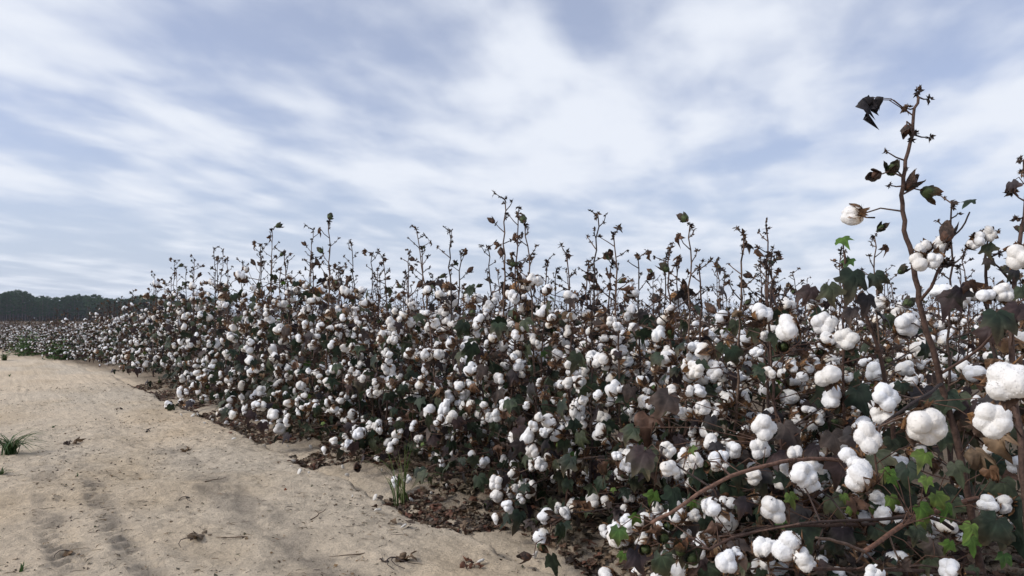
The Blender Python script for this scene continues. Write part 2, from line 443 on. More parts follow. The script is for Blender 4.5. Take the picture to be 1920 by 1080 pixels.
WHITE = (0.87, 0.87, 0.87)
NB = 9
FL_SPEC = [(4, 1.0, 0.46), (5, 1.0, 0.52), (4, 1.12, 0.50), (3, 1.0, 0.42), (4, 1.15, 0.48), (2, 1.0, 0.40), (4, 0.95, 0.54), (5, 1.05, 0.55), (3, 1.2, 0.45)]
FLUFF = {sub: [boll_fluff(sub, 100 + i, *FL_SPEC[i]) for i in range(NB)] for sub in (5, 3, 2, 1)}
BURS = {hi: [bur_shape(50 + i, 5 if i % 2 else 4, hi) for i in range(NB)] for hi in (True, False)}
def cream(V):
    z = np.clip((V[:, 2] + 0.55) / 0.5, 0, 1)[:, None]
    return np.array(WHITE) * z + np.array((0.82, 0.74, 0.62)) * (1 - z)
def add_boll(acc, kind, M, sub, hi, part='both'):
    """kind 0..NB-1 open boll, NB.. closed boll, unit radius before M"""
    if kind < NB:
        if part in ('both', 'fluff'):
            V, F = FLUFF[sub][kind]
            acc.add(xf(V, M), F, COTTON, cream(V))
        if part in ('both', 'bur'):
            for V, F, c in BURS[hi][kind]:
                acc.add(xf((V * np.array([1.2, 1.2, 1.12])).astype(np.float32), M), F, BUR, c)
    else:
        add_closed(acc, kind - NB, M, hi, part)
def add_closed(acc, k, M, hi, part='both'):
    rg = random.Random(300 + k)
    green = k % 2 == 0
    if part in ('both', 'fluff'):
        D, F = ICO[3 if hi else 1]
        V = D.copy(); V[:, :2] *= (0.60 - 0.22 * np.clip(D[:, 2:3], 0, 1)); V[:, 2] *= 0.75
        V *= (1 - 0.06 * np.cos(np.arctan2(D[:, 1], D[:, 0]) * 4))[:, None]
        acc.add(xf(V.astype(np.float32), M), F, LEAF, (0.055, 0.075, 0.025) if green else (0.09, 0.045, 0.028))
    if part in ('both', 'bur'):
        for i in range(3):
            a = i * 2.09 + rg.uniform(-.2, .2)
            K, W = (7, 7) if hi else (4, 4)
            V = []; T = []
            base = rg.choice([(0.035, 0.042, 0.022), (0.045, 0.035, 0.026), (0.028, 0.034, 0.02)]) if green else rg.choice([(0.05, 0.035, 0.03), (0.07, 0.045, 0.032), (0.035, 0.030, 0.026)])
            flare = rg.uniform(0.0, 0.35); ln = rg.uniform(1.0, 1.3)
            for r_ in range(K):
                t = r_ / (K - 1)
                wd = 1.15 * math.sin(math.pi * (0.12 + 0.80 * t)) ** 0.8
                for c_ in range(W):
                    u_ = c_ / (W - 1) * 2 - 1
                    b = a + u_ * wd * 0.95
                    rr = 0.16 + 0.60 * math.sin(min(1.0, t * 1.25) * 1.5) + flare * t * t - 0.42 * max(0, t - 0.5) * (1 - flare)
                    z = -0.85 + ln * 1.9 * t - 0.42 * abs(u_) ** 1.5 * t
                    if r_ == K - 1: z += rg.uniform(-0.15, 0.25) if c_ % 2 else -0.12
                    nz = mnoise.noise(Vector((b * 2, z * 2.5, k + i))) * 0.12
                    V.append([math.cos(b) * (rr + nz), math.sin(b) * (rr + nz), z])
                    e_ = (t ** 3)
                    tipc = (0.20, 0.08, 0.035) if k == 0 else (0.08, 0.05, 0.035)
                    T.append([base[q] * (1 - e_) + tipc[q] * e_ for q in range(3)])
            F = []
            for r_ in range(K - 1):
                for c_ in range(W - 1):
                    q = r_ * W + c_; F += [[q, q + 1, q + W + 1], [q, q + W + 1, q + W]]
            acc.add(xf(np.array(V, np.float32), M), F, BUR, np.array(T))

# ------------------------------------------------------------------ plants as abstract descriptions
STEM_C = [(0.085, 0.050, 0.038), (0.055, 0.036, 0.030), (0.13, 0.085, 0.062), (0.045, 0.032, 0.028)]
LEAF_C = {'green': [(0.026, 0.044, 0.024), (0.034, 0.052, 0.027), (0.020, 0.034, 0.021), (0.048, 0.060, 0.032)],
          'purple': [(0.036, 0.027, 0.032), (0.05, 0.032, 0.032), (0.032, 0.028, 0.030), (0.06, 0.045, 0.04)],
          'bright': [(0.07, 0.14, 0.02), (0.10, 0.16, 0.03), (0.045, 0.10, 0.02)],
          'dry': [(0.16, 0.085, 0.045), (0.11, 0.06, 0.04), (0.20, 0.135, 0.08), (0.14, 0.075, 0.045), (0.08, 0.058, 0.047)]}
class Plant:
    def __init__(s, seed):
        s.tubes = []; s.leaves = []; s.tips = []; s.bolls = []; s.rg = random.Random(seed)
    def tube(s, pts, r0, r1, col=None, pw=1.0):
        n = len(pts); rad = [r0 + (r1 - r0) * (i / (n - 1)) ** pw for i in range(n)]
        s.tubes.append((pts, rad, col or s.rg.choice(STEM_C)))
    def leaf(s, p, out, size, kind):
        """petiole from p going out, leaf blade hanging at its end"""
        rg = s.rg
        q = p + out * size * rg.uniform(0.5, 0.9) + Vector((0, 0, rg.uniform(-0.01, 0.02)))
        s.tubes.append(([p, (p + q) / 2 + Vector((0, 0, 0.006)), q], [0.0012, 0.001, 0.001], (0.09, 0.05, 0.035)))
        s.blade(q, out, size, kind)
    def blade(s, q, out, size, kind, tilt=None):
        rg = s.rg
        if tilt is None: tilt = rg.uniform(-1.7, -0.5) if kind != 'bright' else rg.uniform(-1.0, -0.1)
        yaw = math.atan2(-out.x, out.y) + rg.uniform(-0.5, 0.5)
        Mx = Matrix.Translation(q) @ Euler((tilt, rg.uniform(-0.5, 0.5), yaw), 'XYZ').to_matrix().to_4x4() @ Matrix.Scale(size, 4)
        s.leaves.append((Mx, kind, rg.randrange(1000), rg.choice(LEAF_C[kind])))
    def tip(s, p, r):
        c = s.rg.choice([(0.05, 0.035, 0.028), (0.07, 0.045, 0.03), (0.035, 0.026, 0.024), (0.10, 0.06, 0.035)])
        s.tips.append((Matrix.LocRotScale(p, Euler([s.rg.uniform(0, 6) for _ in range(3)]), Vector((r,) * 3)), s.rg.randrange(1000), c))
    def boll(s, p, face, size, kind=None, stalk=True):
        """stalk attaches at p, boll sits in direction face; size = radius"""
        rg = s.rg
        f = face.normalized(); c = p + f * (size * 0.8 + (0.008 if stalk else 0))
        if stalk: s.tubes.append(([p, p + f * size * 0.4], [0.0018, 0.0025], (0.10, 0.055, 0.035)))
        q = f.to_track_quat('Z', 'Y')
        Mx = Matrix.LocRotScale(c, q, Vector((size * rg.uniform(0.78, 1.12), size * rg.uniform(0.85, 1.15), size * rg.uniform(0.85, 1.3)))) @ Matrix.Rotation(rg.uniform(0, 6.28), 4, 'Z')
        s.bolls.append((Mx, rg.randrange(NB) if kind is None else kind))

def gen_plant(seed, H=1.15, spread=0.36, top=0.25, nb=1.0, leafy=1.0, low=0.10, r0=0.0075, lean=(0, 0), topload=1.0):
    P = Plant(seed); rg = P.rg
    nseg = int(H / 0.05); pts = []; x = y = 0.0
    for i in range(nseg + 1):
        s = i / nseg
        z = H * s
        pts.append(Vector((x + lean[0] * s ** 1.5, y + lean[1] * s ** 1.5, z)))
        x += rg.uniform(-0.0065, 0.0065) + (0.004 if i % 2 else -0.004); y += rg.uniform(-0.0065, 0.0065)
    P.tube([pts[0] - Vector((0, 0, 0.08))] + pts, r0, 0.0026, pw=0.8)
    ang = rg.uniform(0, 6.28)
    for i in range(1, nseg + 1):
        s = i / nseg
        if s < low: continue
        if s < 0.42:                             # dead leaves hanging low on the stalk
            for _ in range(2 if leafy > 0.9 else 1):
                if rg.random() < 0.8:
                    o_ = Vector((rg.gauss(0, 1), rg.gauss(0, 1), 0)).normalized(); P.leaf(pts[i] + o_ * rg.uniform(0.0, 0.16), o_, rg.uniform(0.07, 0.13), rg.choice(['green', 'purple', 'green', 'dry']))
        if s < 0.7 and rg.random() < 0.35:                    # a bare fruitless twig
            a_ = rg.uniform(0, 6.28); l_ = rg.uniform(0.10, 0.22); q_ = Vector((math.cos(a_), math.sin(a_), rg.uniform(-0.1, 1.1))).normalized()
            P.tubes.append(([pts[i], pts[i] + q_ * l_ * 0.5 + Vector((rg.uniform(-.015, .015), rg.uniform(-.015, .015), 0.0)), pts[i] + q_ * l_], [0.0022, 0.0018, 0.0013], rg.choice([(0.12, 0.06, 0.04), (0.16, 0.10, 0.07), (0.06, 0.04, 0.03)])))
            P.tip(pts[i] + q_ * l_, rg.uniform(0.008, 0.016))
        ang += 2.36 + rg.uniform(-0.35, 0.35)
        p = pts[i]
        istop = s > 1 - top
        if istop:
            ln = rg.uniform(0.025, 0.09) * (1.35 - s) * 2.2
            d = Vector((math.cos(ang), math.sin(ang), rg.uniform(0.35, 0.9))).normalized()
            m = p + d * ln * 0.55; e = p + d * ln + Vector((rg.uniform(-.01, .01), rg.uniform(-.01, .01), rg.uniform(0, 0.015)))
            P.tubes.append(([p, m, e], [0.0026, 0.0021, 0.0016], rg.choice(STEM_C)))
            P.tip(e, rg.uniform(0.010, 0.021))
            if rg.random() < 0.7: P.tip(m, rg.uniform(0.007, 0.014))
            u = rg.random()
            if u < 0.20 * topload: P.blade(e, d, rg.uniform(0.035, 0.07), rg.choice(['dry', 'purple', 'green', 'dry']))
            elif u < 0.32 * topload: P.boll(e, d, rg.uniform(0.018, 0.026), NB + rg.randrange(4))
            elif u < 0.34 * topload and s < 0.85: P.boll(e, d, rg.uniform(0.016, 0.024))
            continue
        if rg.random() < 0.08: continue
        prof = (1.15 - 0.85 * s) * (0.75 + 0.5 * rg.random())
        ln = spread * prof * (1.35 if s < 0.35 else 1.0)
        el = rg.uniform(0.15, 0.75) if s > 0.3 else rg.uniform(-0.05, 0.45)
        d = Vector((math.cos(ang), math.sin(ang), el)).normalized()
        nn = max(2, int(ln / 0.075)); bp = [p.copy()]; q = p.copy(); side = 1
        sag = rg.uniform(0.2, 0.7)
        perp = Vector((-d.y, d.x, 0))
        for k in range(nn):
            side = -side
            dd = (d + perp * 0.28 * side + Vector((0, 0, -sag * (k / nn)))).normalized()
            q = q + dd * (ln / nn)
            q.z = max(q.z, 0.045)
            bp.append(q.copy())
            out = (perp * side * -1 + d * 0.5 + Vector((0, 0, rg.uniform(-0.4, 0.5)))).normalized()
            pb = (0.50 if k > 0 else 0.30) * nb * (1.1 if 0.2 < s < 0.75 else 0.75)
            u = rg.random()
            if u < pb:
                f = (d * 0.6 + out * 0.6 + Vector((rg.gauss(0, .4), rg.gauss(0, .4), rg.uniform(-0.9, 0.6)))).normalized()
                P.boll(q, f, rg.uniform(0.020, 0.034))
                if rg.random() < 0.42:
                    f2 = (f + Vector((rg.gauss(0, .9), rg.gauss(0, .9), rg.gauss(0, .9)))).normalized()
                    P.boll(q + f2 * 0.012 - f * 0.01, f2, rg.uniform(0.020, 0.031))
            elif u < pb + 0.10:
                P.boll(q, out, rg.uniform(0.020, 0.027), NB + rg.randrange(4))
            elif rg.random() < 0.6:
                P.tip(q, rg.uniform(0.008, 0.02))
            lp = 0.52 * leafy * (1.5 if s < 0.4 else 0.95 if s < 0.7 else 0.6)
            if rg.random() < lp:
                kd = rg.choices(['green', 'purple', 'dry', 'bright'], [4.6 if s < 0.6 else 1.6, 2.4, 1.2, 0.3])[0]
                P.leaf(q, out, rg.uniform(0.055, 0.125) * (0.65 if kd in ('dry', 'bright') else 1), kd)
        P.tube(bp, 0.0038 * (1.2 - 0.5 * s), 0.0018)
    P.tip(pts[-1] + Vector((0, 0, 0.004)), 0.022); P.tip(pts[-1] + Vector((0.006, 0, -0.012)), 0.016)
    return P

def build_stem(P, acc, hi):
    for pts, rad, c in P.tubes:
        if hi == 0:
            if rad[0] < 0.0016 and len(pts) < 4: continue
            step = 4 if len(pts) > 8 else 2 if len(pts) > 4 else 1
            idx = list(range(0, len(pts), step))
            if idx[-1] != len(pts) - 1: idx.append(len(pts) - 1)
            tube(acc, [pts[i] for i in idx], [rad[i] * 1.15 for i in idx], 3, STEM, c)
        else:
            tube(acc, pts, rad, 8 if hi == 2 and rad[0] > 0.004 else 5 if hi == 2 else 4, STEM, c)
def build_foliage(P, acc, hi):
    for Mx, kind, k, c in P.leaves:
        dry = kind == 'dry'
        lib = (DRY_HI if dry else LEAF_HI) if hi >= 1 else (DRY_LO if dry else LEAF_LO)
        V, F = lib[k % len(lib)]
        rim = np.hypot(V[:, 0], V[:, 1])[:, None]
        edge_c = np.array(((0.12, 0.07, 0.04), (0.09, 0.10, 0.04), c, (0.16, 0.09, 0.05))[k % 4])
        vein = (0.85 + 0.35 * (np.arange(len(V)) % 4 == 2))[:, None]
        wgt = np.clip((rim - 0.22) * 2.0, 0, 1) * 0.55
        acc.add(xf(V, Mx), F, LEAF, (np.array(c) * (1 - wgt) + edge_c * wgt) * vein)
    for Mx, k, c in P.tips:
        lib = SPIKY_HI if hi >= 1 else SPIKY_LO
        V, F = lib[k % len(lib)]
        acc.add(xf(V.astype(np.float32), Mx), F, BUR, c)

# shared boll meshes
def boll_mesh(kind, sub, hi, part, name):
    a = Acc(); add_boll(a, kind, Matrix.Identity(4), sub, hi, part)
    if kind < NB and part != 'bur' and sub >= 5:      # loose fibres standing off the locks
        V, F = FLUFF[sub][kind]; rg = random.Random(kind); ff = []; vv = []
        for i in range(900):
            p = V[rg.randrange(len(V))].astype(float); n = p / np.linalg.norm(p) + np.array([rg.gauss(0, .7) for _ in range(3)]); n /= np.linalg.norm(n)
            t = np.cross(n, [rg.random(), rg.random(), rg.random()]); t /= np.linalg.norm(t) + 1e-6; ln = rg.uniform(0.02, 0.075); b = len(vv)
            vv += [p - t * 0.004, p + t * 0.004, p + n * ln * 0.6 + t * rg.uniform(-.03, .05) + t * 0.002, p + n * ln + t * rg.uniform(-.08, .08)]
            ff += [[b, b + 1, b + 2], [b, b + 2, b + 3]]
        a.add(vv, ff, COTTON, WHITE)
    return a.mesh(name, MATS_U)
NK = NB + 4
FL5 = [boll_mesh(k, 5, True, 'fluff', 'boll') for k in range(NK)]
BU5 = [boll_mesh(k, 5, True, 'bur', 'bur') for k in range(NK)]
BOTH3 = [boll_mesh(k, 3, True, 'both', 'boll') for k in range(NK)]

class Proto:
    def __init__(s, P):
        s.P = P; s._m = {}
    def stem(s, hi):
        k = ('s', hi)
        if k not in s._m:
            a = Acc(); build_stem(s.P, a, hi); s._m[k] = a.mesh('stem')
        return s._m[k]
    def fol(s, hi):
        k = ('f', hi)
        if k not in s._m:
            a = Acc(); build_foliage(s.P, a, hi); s._m[k] = a.mesh('foliage')
        return s._m[k]
    def joined(s, sub, hi):
        k = ('j', sub, hi)
        if k not in s._m:
            a = Acc(); build_stem(s.P, a, hi); build_foliage(s.P, a, hi)
            for Mx, kd in s.P.bolls: add_boll(a, kd, Mx, sub, hi >= 1)
            s._m[k] = a.arrays()
        return s._m[k]
    def joined_mesh(s, sub, hi):
        k = ('jm', sub, hi)
        if k not in s._m: s._m[k] = make_mesh('cotton_plant', *s.joined(sub, hi), MATS)
        return s._m[k]
def place(proto, M, level, label, group):
    if level == 0:
        o = obj('cotton_plant', proto.joined_mesh(2, 0), M=M)
        tag(o, label, 'cotton plant', group); return o
    root = obj('cotton_plant', None, M=M); root.empty_display_size = 0.05
    tag(root, label, 'cotton plant', group)
    obj('stem', proto.stem(2 if level == 2 else 1), root)
    obj('foliage', proto.fol(1), root)
    for Mx, kd in proto.P.bolls:
        nm = 'open_boll' if kd < NB else 'closed_boll'
        if level == 2:
            b = obj(nm, FL5[kd], root, Mx)
            obj('bur' if kd < NB else 'bract', BU5[kd], b)
        else:
            obj(nm, BOTH3[kd], root, Mx)
    return root

# ------------------------------------------------------------------ the plants one can point at, read off the photograph
class Hero(Plant):
    def __init__(s, seed, base):
        super().__init__(seed); s.base = at(*base); s.base.z = gh(s.base.x, s.base.y); s.nodes = []
    def w(s, px, py, d): return at(px, py, d) - s.base
    def line(s, pts, r0, r1, col=None, sub=3, pw=0.8):
        W = [s.w(*p) for p in pts]
        out = []
        for i in range(len(W) - 1):                       # Catmull-Rom through the points with small kinks
            a, b, c, d = W[max(i - 1, 0)], W[i], W[i + 1], W[min(i + 2, len(W) - 1)]
            for k in range(sub):
                t = k / sub
                q = 0.5 * ((2 * b) + (c - a) * t + (2 * a - 5 * b + 4 * c - d) * t * t + (3 * b - a - 3 * c + d) * t ** 3)
                j = r0 * 0.35
                out.append(q + Vector((s.rg.uniform(-j, j), s.rg.uniform(-j, j), s.rg.uniform(-j, j))))
        out.append(W[-1]); out[0] = W[0]
        s.tube(out, r0, r1, col, pw)
        s.nodes += out
        return out
    def near(s, p):
        c = [n for n in s.nodes if n.z > -0.02]
        return min(c, key=lambda n: (n - p).length + 0.4 * max(0, n.z - p.z))
    def hb(s, px, py, size_px, d=None, kind=None, face=None, link=True, cluster=1):
        """an open boll centred at a photo pixel, size_px wide"""
        d = d or 1.9
        rad = size_px / FPX * d / 2.0 * 0.86
        c = s.w(px, py, d); rg = s.rg
        toc = (Vector((0, 0, CAM_H)) - s.base - c).normalized()
        f = face or (toc * 0.75 + Vector((rg.gauss(0, .42), rg.gauss(0, .42), rg.uniform(-0.5, 0.4)))).normalized()
        p = c - f * (rad * 0.8)
        if link:
            n = s.near(p); mid = (n + p) / 2 + Vector((0, 0, 0.012)) + Vector((rg.gauss(0, .006), rg.gauss(0, .006), 0))
            s.tubes.append(([n, mid, p], [0.0026, 0.002, 0.0018], rg.choice(STEM_C)))
        s.boll(p, f, rad, kind, stalk=False)
        s.bolls[-1] = (Matrix.LocRotScale(c, f.to_track_quat('Z', 'Y'), Vector((rad * rg.uniform(0.85, 1.05), rad * rg.uniform(0.88, 1.05), rad * rg.uniform(0.9, 1.2)))) @ Matrix.Rotation(rg.uniform(0, 6.28), 4, 'Z'), s.bolls[-1][1])
    def hl(s, px, py, size_px, kind, d=1.9, tilt=None, link=True):
        c = s.w(px, py, d); size = size_px / FPX * d
        toc = (Vector((0, 0, CAM_H)) - s.base - c); toc.z = 0; toc.normalize()
        n = s.near(c) if link else c
        q = c + Vector((0, 0, size * 0.35))
        if link: s.tubes.append(([n, (n + q) / 2 + Vector((0, 0, 0.02)), q], [0.0015, 0.0012, 0.001], (0.09, 0.05, 0.035)))
        s.blade(q, toc, size, kind, tilt if tilt is not None else s.rg.uniform(-1.35, -0.8))
    def ht(s, px, py, size_px, d=1.9, frm=None):
        c = s.w(px, py, d)
        n = s.w(*frm) if frm else s.near(c)
        s.tubes.append(([n, (n + c) / 2 + Vector((0, 0, -0.003)), c], [0.0024, 0.0019, 0.0015], s.rg.choice(STEM_C)))
        r = size_px / FPX * d / 2
        s.tip(c, r); s.tip(c + Vector((0.3 * r, 0, 0.3 * r)), r * 0.8)

C1 = NB                                            # closed boll kinds
# --- A: the tall leaning plant
A = Hero(11, (1850, 1200, 1.93))
RED = (0.085, 0.052, 0.040)
A.line([(1850, 1200, 1.93), (1836, 1040, 1.93), (1800, 850, 1.92), (1765, 720, 1.91), (1731, 590, 1.9), (1713, 500, 1.9), (1697, 430, 1.9), (1690, 368, 1.9), (1699, 300, 1.9), (1712, 235, 1.9), (1722, 182, 1.9)], 0.0108, 0.0034, RED, 4)
A.line([(1832, 935, 1.9), (1745, 960, 1.75), (1690, 985, 1.6), (1620, 1034, 1.45)], 0.0072, 0.0045, (0.17, 0.085, 0.055))
A.line([(1620, 1034, 1.45), (1570, 1015, 1.42), (1530, 1008, 1.4)], 0.004, 0.0025)
A.line([(1725, 565, 1.9), (1745, 540, 1.86), (1762, 500, 1.84)], 0.0045, 0.0035)
A.line([(1762, 500, 1.84), (1780, 450, 1.84), (1803, 428, 1.84), (1818, 398, 1.84)], 0.003, 0.002)
A.line([(1765, 720, 1.91), (1735, 742, 1.75), (1690, 770, 1.65), (1650, 800, 1.6)], 0.0045, 0.003)
A.line([(1650, 800, 1.6), (1640, 850, 1.58), (1648, 905, 1.58)], 0.003, 0.002)
A.line([(1765, 700, 1.91), (1840, 650, 1.8), (1880, 600, 1.75), (1920, 560, 1.7)], 0.004, 0.002)
A.line([(1840, 1075, 1.9), (1700, 1070, 1.7), (1560, 1068, 1.5), (1480, 1060, 1.45)], 0.005, 0.003)
A.line([(1800, 1000, 1.9), (1740, 970, 1.8), (1640, 975, 1.7), (1500, 982, 1.6)], 0.0055, 0.003)
A.hb(1597, 401, 50, 1.9, 3, Vector((-0.40, 0.90, 0.1))); A.ht(1608, 403, 44, 1.88, (1640, 408, 1.9)); A.tips[-1] = A.tips[-1][:2] + ((0.16, 0.09, 0.05),); A.tips[-2] = A.tips[-2][:2] + ((0.20, 0.12, 0.07),)
A.hb(1722, 489, 44, 1.85, 5); A.hb(1752, 486, 42, 1.84, 3); A.hb(1763, 459, 40, 1.88, 3); A.hb(1733, 463, 38, 1.88, 5)
A.hb(1708, 345, 40, 1.9, C1 + 1, Vector((0.3, -0.4, 0.6))); A.hb(1740, 361, 46, 1.9, C1, Vector((0.8, -0.3, -0.2)))
A.hb(1672, 318, 42, 1.9, C1 + 2, Vector((-0.3, -0.2, 0.2))); A.hb(1643, 328, 36, 1.88, C1 + 1, Vector((-0.8, 0, -0.1)))
A.hb(1776, 440, 46, 1.85, C1 + 3, Vector((0.2, 0, 0.3)), link=False)
A.hb(1700, 243, 30, 1.89, C1 + 1, Vector((-0.2, 0, -0.7)))
A.hl(1622, 208, 62, 'dry', 1.9, -1.25); A.hl(1640, 204, 50, 'dry', 1.89, -1.5); A.hl(1630, 198, 46, 'dry', 1.90, -1.0)
for q in (-1, -2, -3): A.leaves[q] = (A.leaves[q][0], 'dry', 2 + 4 * (-q), (0.030, 0.026, 0.030))
A.hl(1822, 388, 40, 'green', 1.84, -0.3, link=False)
for t in ((1720, 172, 26), (1742, 186, 22), (1700, 203, 28), (1744, 258, 20), (1662, 284, 18), (1708, 262, 20), (1718, 250, 16), (1668, 347, 16), (1700, 318, 12), (1712, 345, 20), (1770, 500, 34)):
    A.ht(t[0], t[1], t[2])
A.ht(1775, 495, 40, 1.85)
for b in ((1735, 800, 84, 1.45), (1660, 745, 62, 1.75), (1655, 775, 50, 1.78), (1626, 820, 62, 1.55), (1598, 862, 52, 1.62), (1610, 893, 76, 1.5), (1435, 1030, 54, 1.5), (1478, 1022, 66, 1.42), (1507, 1048, 56, 1.40), (1783, 1068, 52, 1.55),
          (1853, 945, 40, 1.8), (1882, 945, 42, 1.8), (1790, 775, 44, 1.95), (1700, 610, 54, 2.0), (1640, 1075, 44, 1.5), (1715, 845, 34, 2.2), (1655, 968, 42, 1.9), (1505, 890, 60, 1.7), (1518, 905, 52, 1.72)):
    A.hb(*b)
for q in range(26):
    A.hl(A.rg.uniform(1600, 1910), A.rg.uniform(760, 1050), A.rg.uniform(60, 105), A.rg.choice(['green', 'green', 'purple', 'green', 'dry']), A.rg.uniform(1.85, 2.3))
for q in range(10):
    A.hl(A.rg.uniform(1640, 1900), A.rg.uniform(860, 1060), A.rg.uniform(30, 52), 'bright', A.rg.uniform(1.5, 1.8))
for l in ((1735, 870, 60, 'bright', 1.5), (1725, 970, 60, 'bright', 1.6), (1755, 945, 50, 'bright', 1.6), (1670, 905, 36, 'bright', 1.6), (1790, 890, 60, 'green', 1.7), (1720, 1010, 55, 'green', 1.6), (1700, 900, 80, 'green', 1.8), (1780, 960, 70, 'green', 1.8),
          (1870, 1010, 100, 'green', 1.7), (1870, 770, 70, 'purple', 1.4), (1830, 870, 70, 'dry', 1.8), (1870, 840, 70, 'dry', 1.6), (1855, 900, 55, 'dry', 1.7), (1600, 955, 60, 'dry', 1.75), (1690, 735, 50, 'green', 1.8), (1790, 580, 80, 'purple', 2.0), (1820, 790, 80, 'purple', 1.9), (1880, 930, 90, 'green', 1.9), (1750, 1040, 70, 'purple', 1.8), (1640, 1010, 60, 'green', 1.9)):
    A.hl(*l)
for t in ((1605, 1055, 50, 1.45), (1655, 1060, 46, 1.45), (1320, 1010, 30, 1.7), (1530, 1035, 40, 1.4), (1690, 1060, 40, 1.5)):
    A.ht(*t)
# --- B: the plant on the right edge
B = Hero(12, (1945, 1190, 1.75))
B.line([(1945, 1190, 1.75), (1925, 950, 1.75), (1905, 760, 1.8), (1900, 600, 1.85), (1908, 460, 1.9), (1925, 380, 1.9), (1920, 300, 1.9)], 0.010, 0.003, RED)
B.line([(1905, 760, 1.8), (1860, 650, 1.85), (1850, 560, 1.9), (1848, 500, 1.9), (1852, 465, 1.9), (1866, 440, 1.9)], 0.0055, 0.0025)
B.line([(1908, 545, 1.88), (1880, 510, 1.88), (1862, 490, 1.88), (1848, 470, 1.88)], 0.003, 0.002)
for b in ((1886, 716, 104, 1.15), (1860, 790, 78, 1.3), (1850, 553, 44, 1.75), (1880, 550, 46, 1.75), (1912, 482, 56, 1.75), (1836, 446, 34, 1.85), (1855, 438, 30, 1.85), (1915, 640, 50, 2.0), (1830, 700, 44, 2.1), (1905, 870, 44, 2.0)):
    B.hb(*b)
for l in ((1852, 475, 46, 'green', 1.85), (1853, 497, 36, 'purple', 1.85), (1900, 520, 50, 'purple', 1.85), (1897, 357, 44, 'purple', 1.9), (1870, 620, 100, 'green', 1.7), (1910, 600, 80, 'purple', 1.7), (1855, 640, 70, 'purple', 1.8), (1800, 560, 60, 'purple', 1.9), (1915, 560, 60, 'green', 1.8), (1900, 970, 90, 'green', 1.8), (1895, 660, 60, 'dry', 1.9), (1815, 545, 50, 'dry', 1.9)):
    B.hl(*l)
for t in ((1912, 300, 18), (1905, 412, 20), (1898, 360, 30), (1915, 325, 20), (1870, 435, 16), (1875, 475, 18)):
    B.ht(*t)
# --- C: the plant with the pale green top leaves
Cc = Hero(13, (1700, 1150, 2.15))
Cc.line([(1700, 1150, 2.15), (1680, 900, 2.12), (1668, 760, 2.1), (1648, 660, 2.1), (1622, 590, 2.1), (1590, 520, 2.1), (1582, 470, 2.1)], 0.009, 0.003, RED)
Cc.line([(1680, 870, 2.12), (1575, 862, 1.9), (1500, 862, 1.8), (1450, 870, 1.75), (1390, 885, 1.7), (1330, 912, 1.66), (1275, 950, 1.62), (1222, 980, 1.6)], 0.0055, 0.0038, (0.18, 0.10, 0.07))
Cc.line([(1330, 912, 1.66), (1280, 880, 1.7), (1240, 850, 1.75)], 0.003, 0.0018)
Cc.line([(1690, 980, 2.1), (1580, 985, 1.9), (1480, 985, 1.75), (1400, 1000, 1.65), (1330, 1030, 1.6)], 0.0055, 0.003)
Cc.line([(1648, 660, 2.1), (1600, 630, 2.1), (1540, 640, 2.1), (1480, 650, 2.1)], 0.004, 0.002)
Cc.line([(1668, 760, 2.1), (1600, 740, 2.05), (1550, 760, 2.0), (1440, 830, 1.95)], 0.004, 0.002)
for b in ((1586, 636, 52, 2.05), (1478, 616, 60, 1.95), (1545, 606, 50, 2.1), (1550, 706, 60, 1.9), (1562, 745, 52, 1.95), (1560, 690, 30, 1.95), (1430, 800, 62, 1.9), (1425, 840, 46, 1.95), (1450, 955, 58, 1.7), (1335, 950, 48, 1.65), (1255, 878, 42, 1.7), (1304, 863, 36, 1.75),
          (1253, 845, 36, 1.8), (1365, 1052, 56, 1.6), (1380, 1040, 36, 1.62), (1250, 840, 30, 1.8), (1490, 690, 36, 2.3), (1700, 690, 40, 2.3), (1640, 700, 44, 2.3), (1520, 1060, 30, 1.8), (1462, 905, 36, 2.0), (1730, 655, 50, 2.2)):
    Cc.hb(*b)
for q in range(30):
    Cc.hl(Cc.rg.uniform(1180, 1620), Cc.rg.uniform(740, 1060), Cc.rg.uniform(55, 100), Cc.rg.choice(['green', 'green', 'purple', 'purple', 'dry']), Cc.rg.uniform(1.9, 2.4))
for q in range(10):
    Cc.hl(Cc.rg.uniform(1150, 1600), Cc.rg.uniform(830, 1060), Cc.rg.uniform(26, 44), 'bright', Cc.rg.uniform(1.7, 1.9))
for l in ((1580, 463, 50, 'bright', 2.1, -0.5), (1594, 500, 42, 'bright', 2.1, -0.7), (1600, 540, 90, 'green', 2.0), (1640, 535, 60, 'green', 2.0), (1555, 560, 70, 'green', 2.0), (1520, 560, 60, 'purple', 2.1), (1625, 575, 60, 'purple', 2.0), (1450, 640, 44, 'green', 2.1), (1560, 840, 80, 'purple', 2.0), (1470, 820, 70, 'purple', 1.95), (1520, 780, 60, 'purple', 2.1),
          (1640, 880, 90, 'green', 1.9), (1380, 900, 70, 'green', 1.8), (1260, 940, 70, 'green', 1.75), (1430, 905, 70, 'purple', 1.9), (1560, 960, 80, 'green', 1.9), (1340, 1000, 50, 'dry', 1.65), (1280, 1040, 60, 'green', 1.65), (1310, 900, 60, 'green', 1.75), (1400, 960, 60, 'purple', 1.8), (1160, 1010, 55, 'bright', 1.65), (1190, 1060, 80, 'purple', 1.65), (1240, 1070, 80, 'green', 1.7), (1230, 1000, 40, 'dry', 1.62), (1480, 940, 40, 'bright', 1.75)):
    Cc.hl(*l)
for b in ((1210, 1030, 36, 1.62, C1), (1300, 1048, 46, 1.62, C1 + 2), (1275, 1030, 40, 1.62, C1), (1245, 1010, 36, 1.64, C1 + 2), (1470, 650, 34, 2.1, C1), (1325, 870, 28, 1.75, C1)):
    Cc.hb(b[0], b[1], b[2], b[3], b[4])
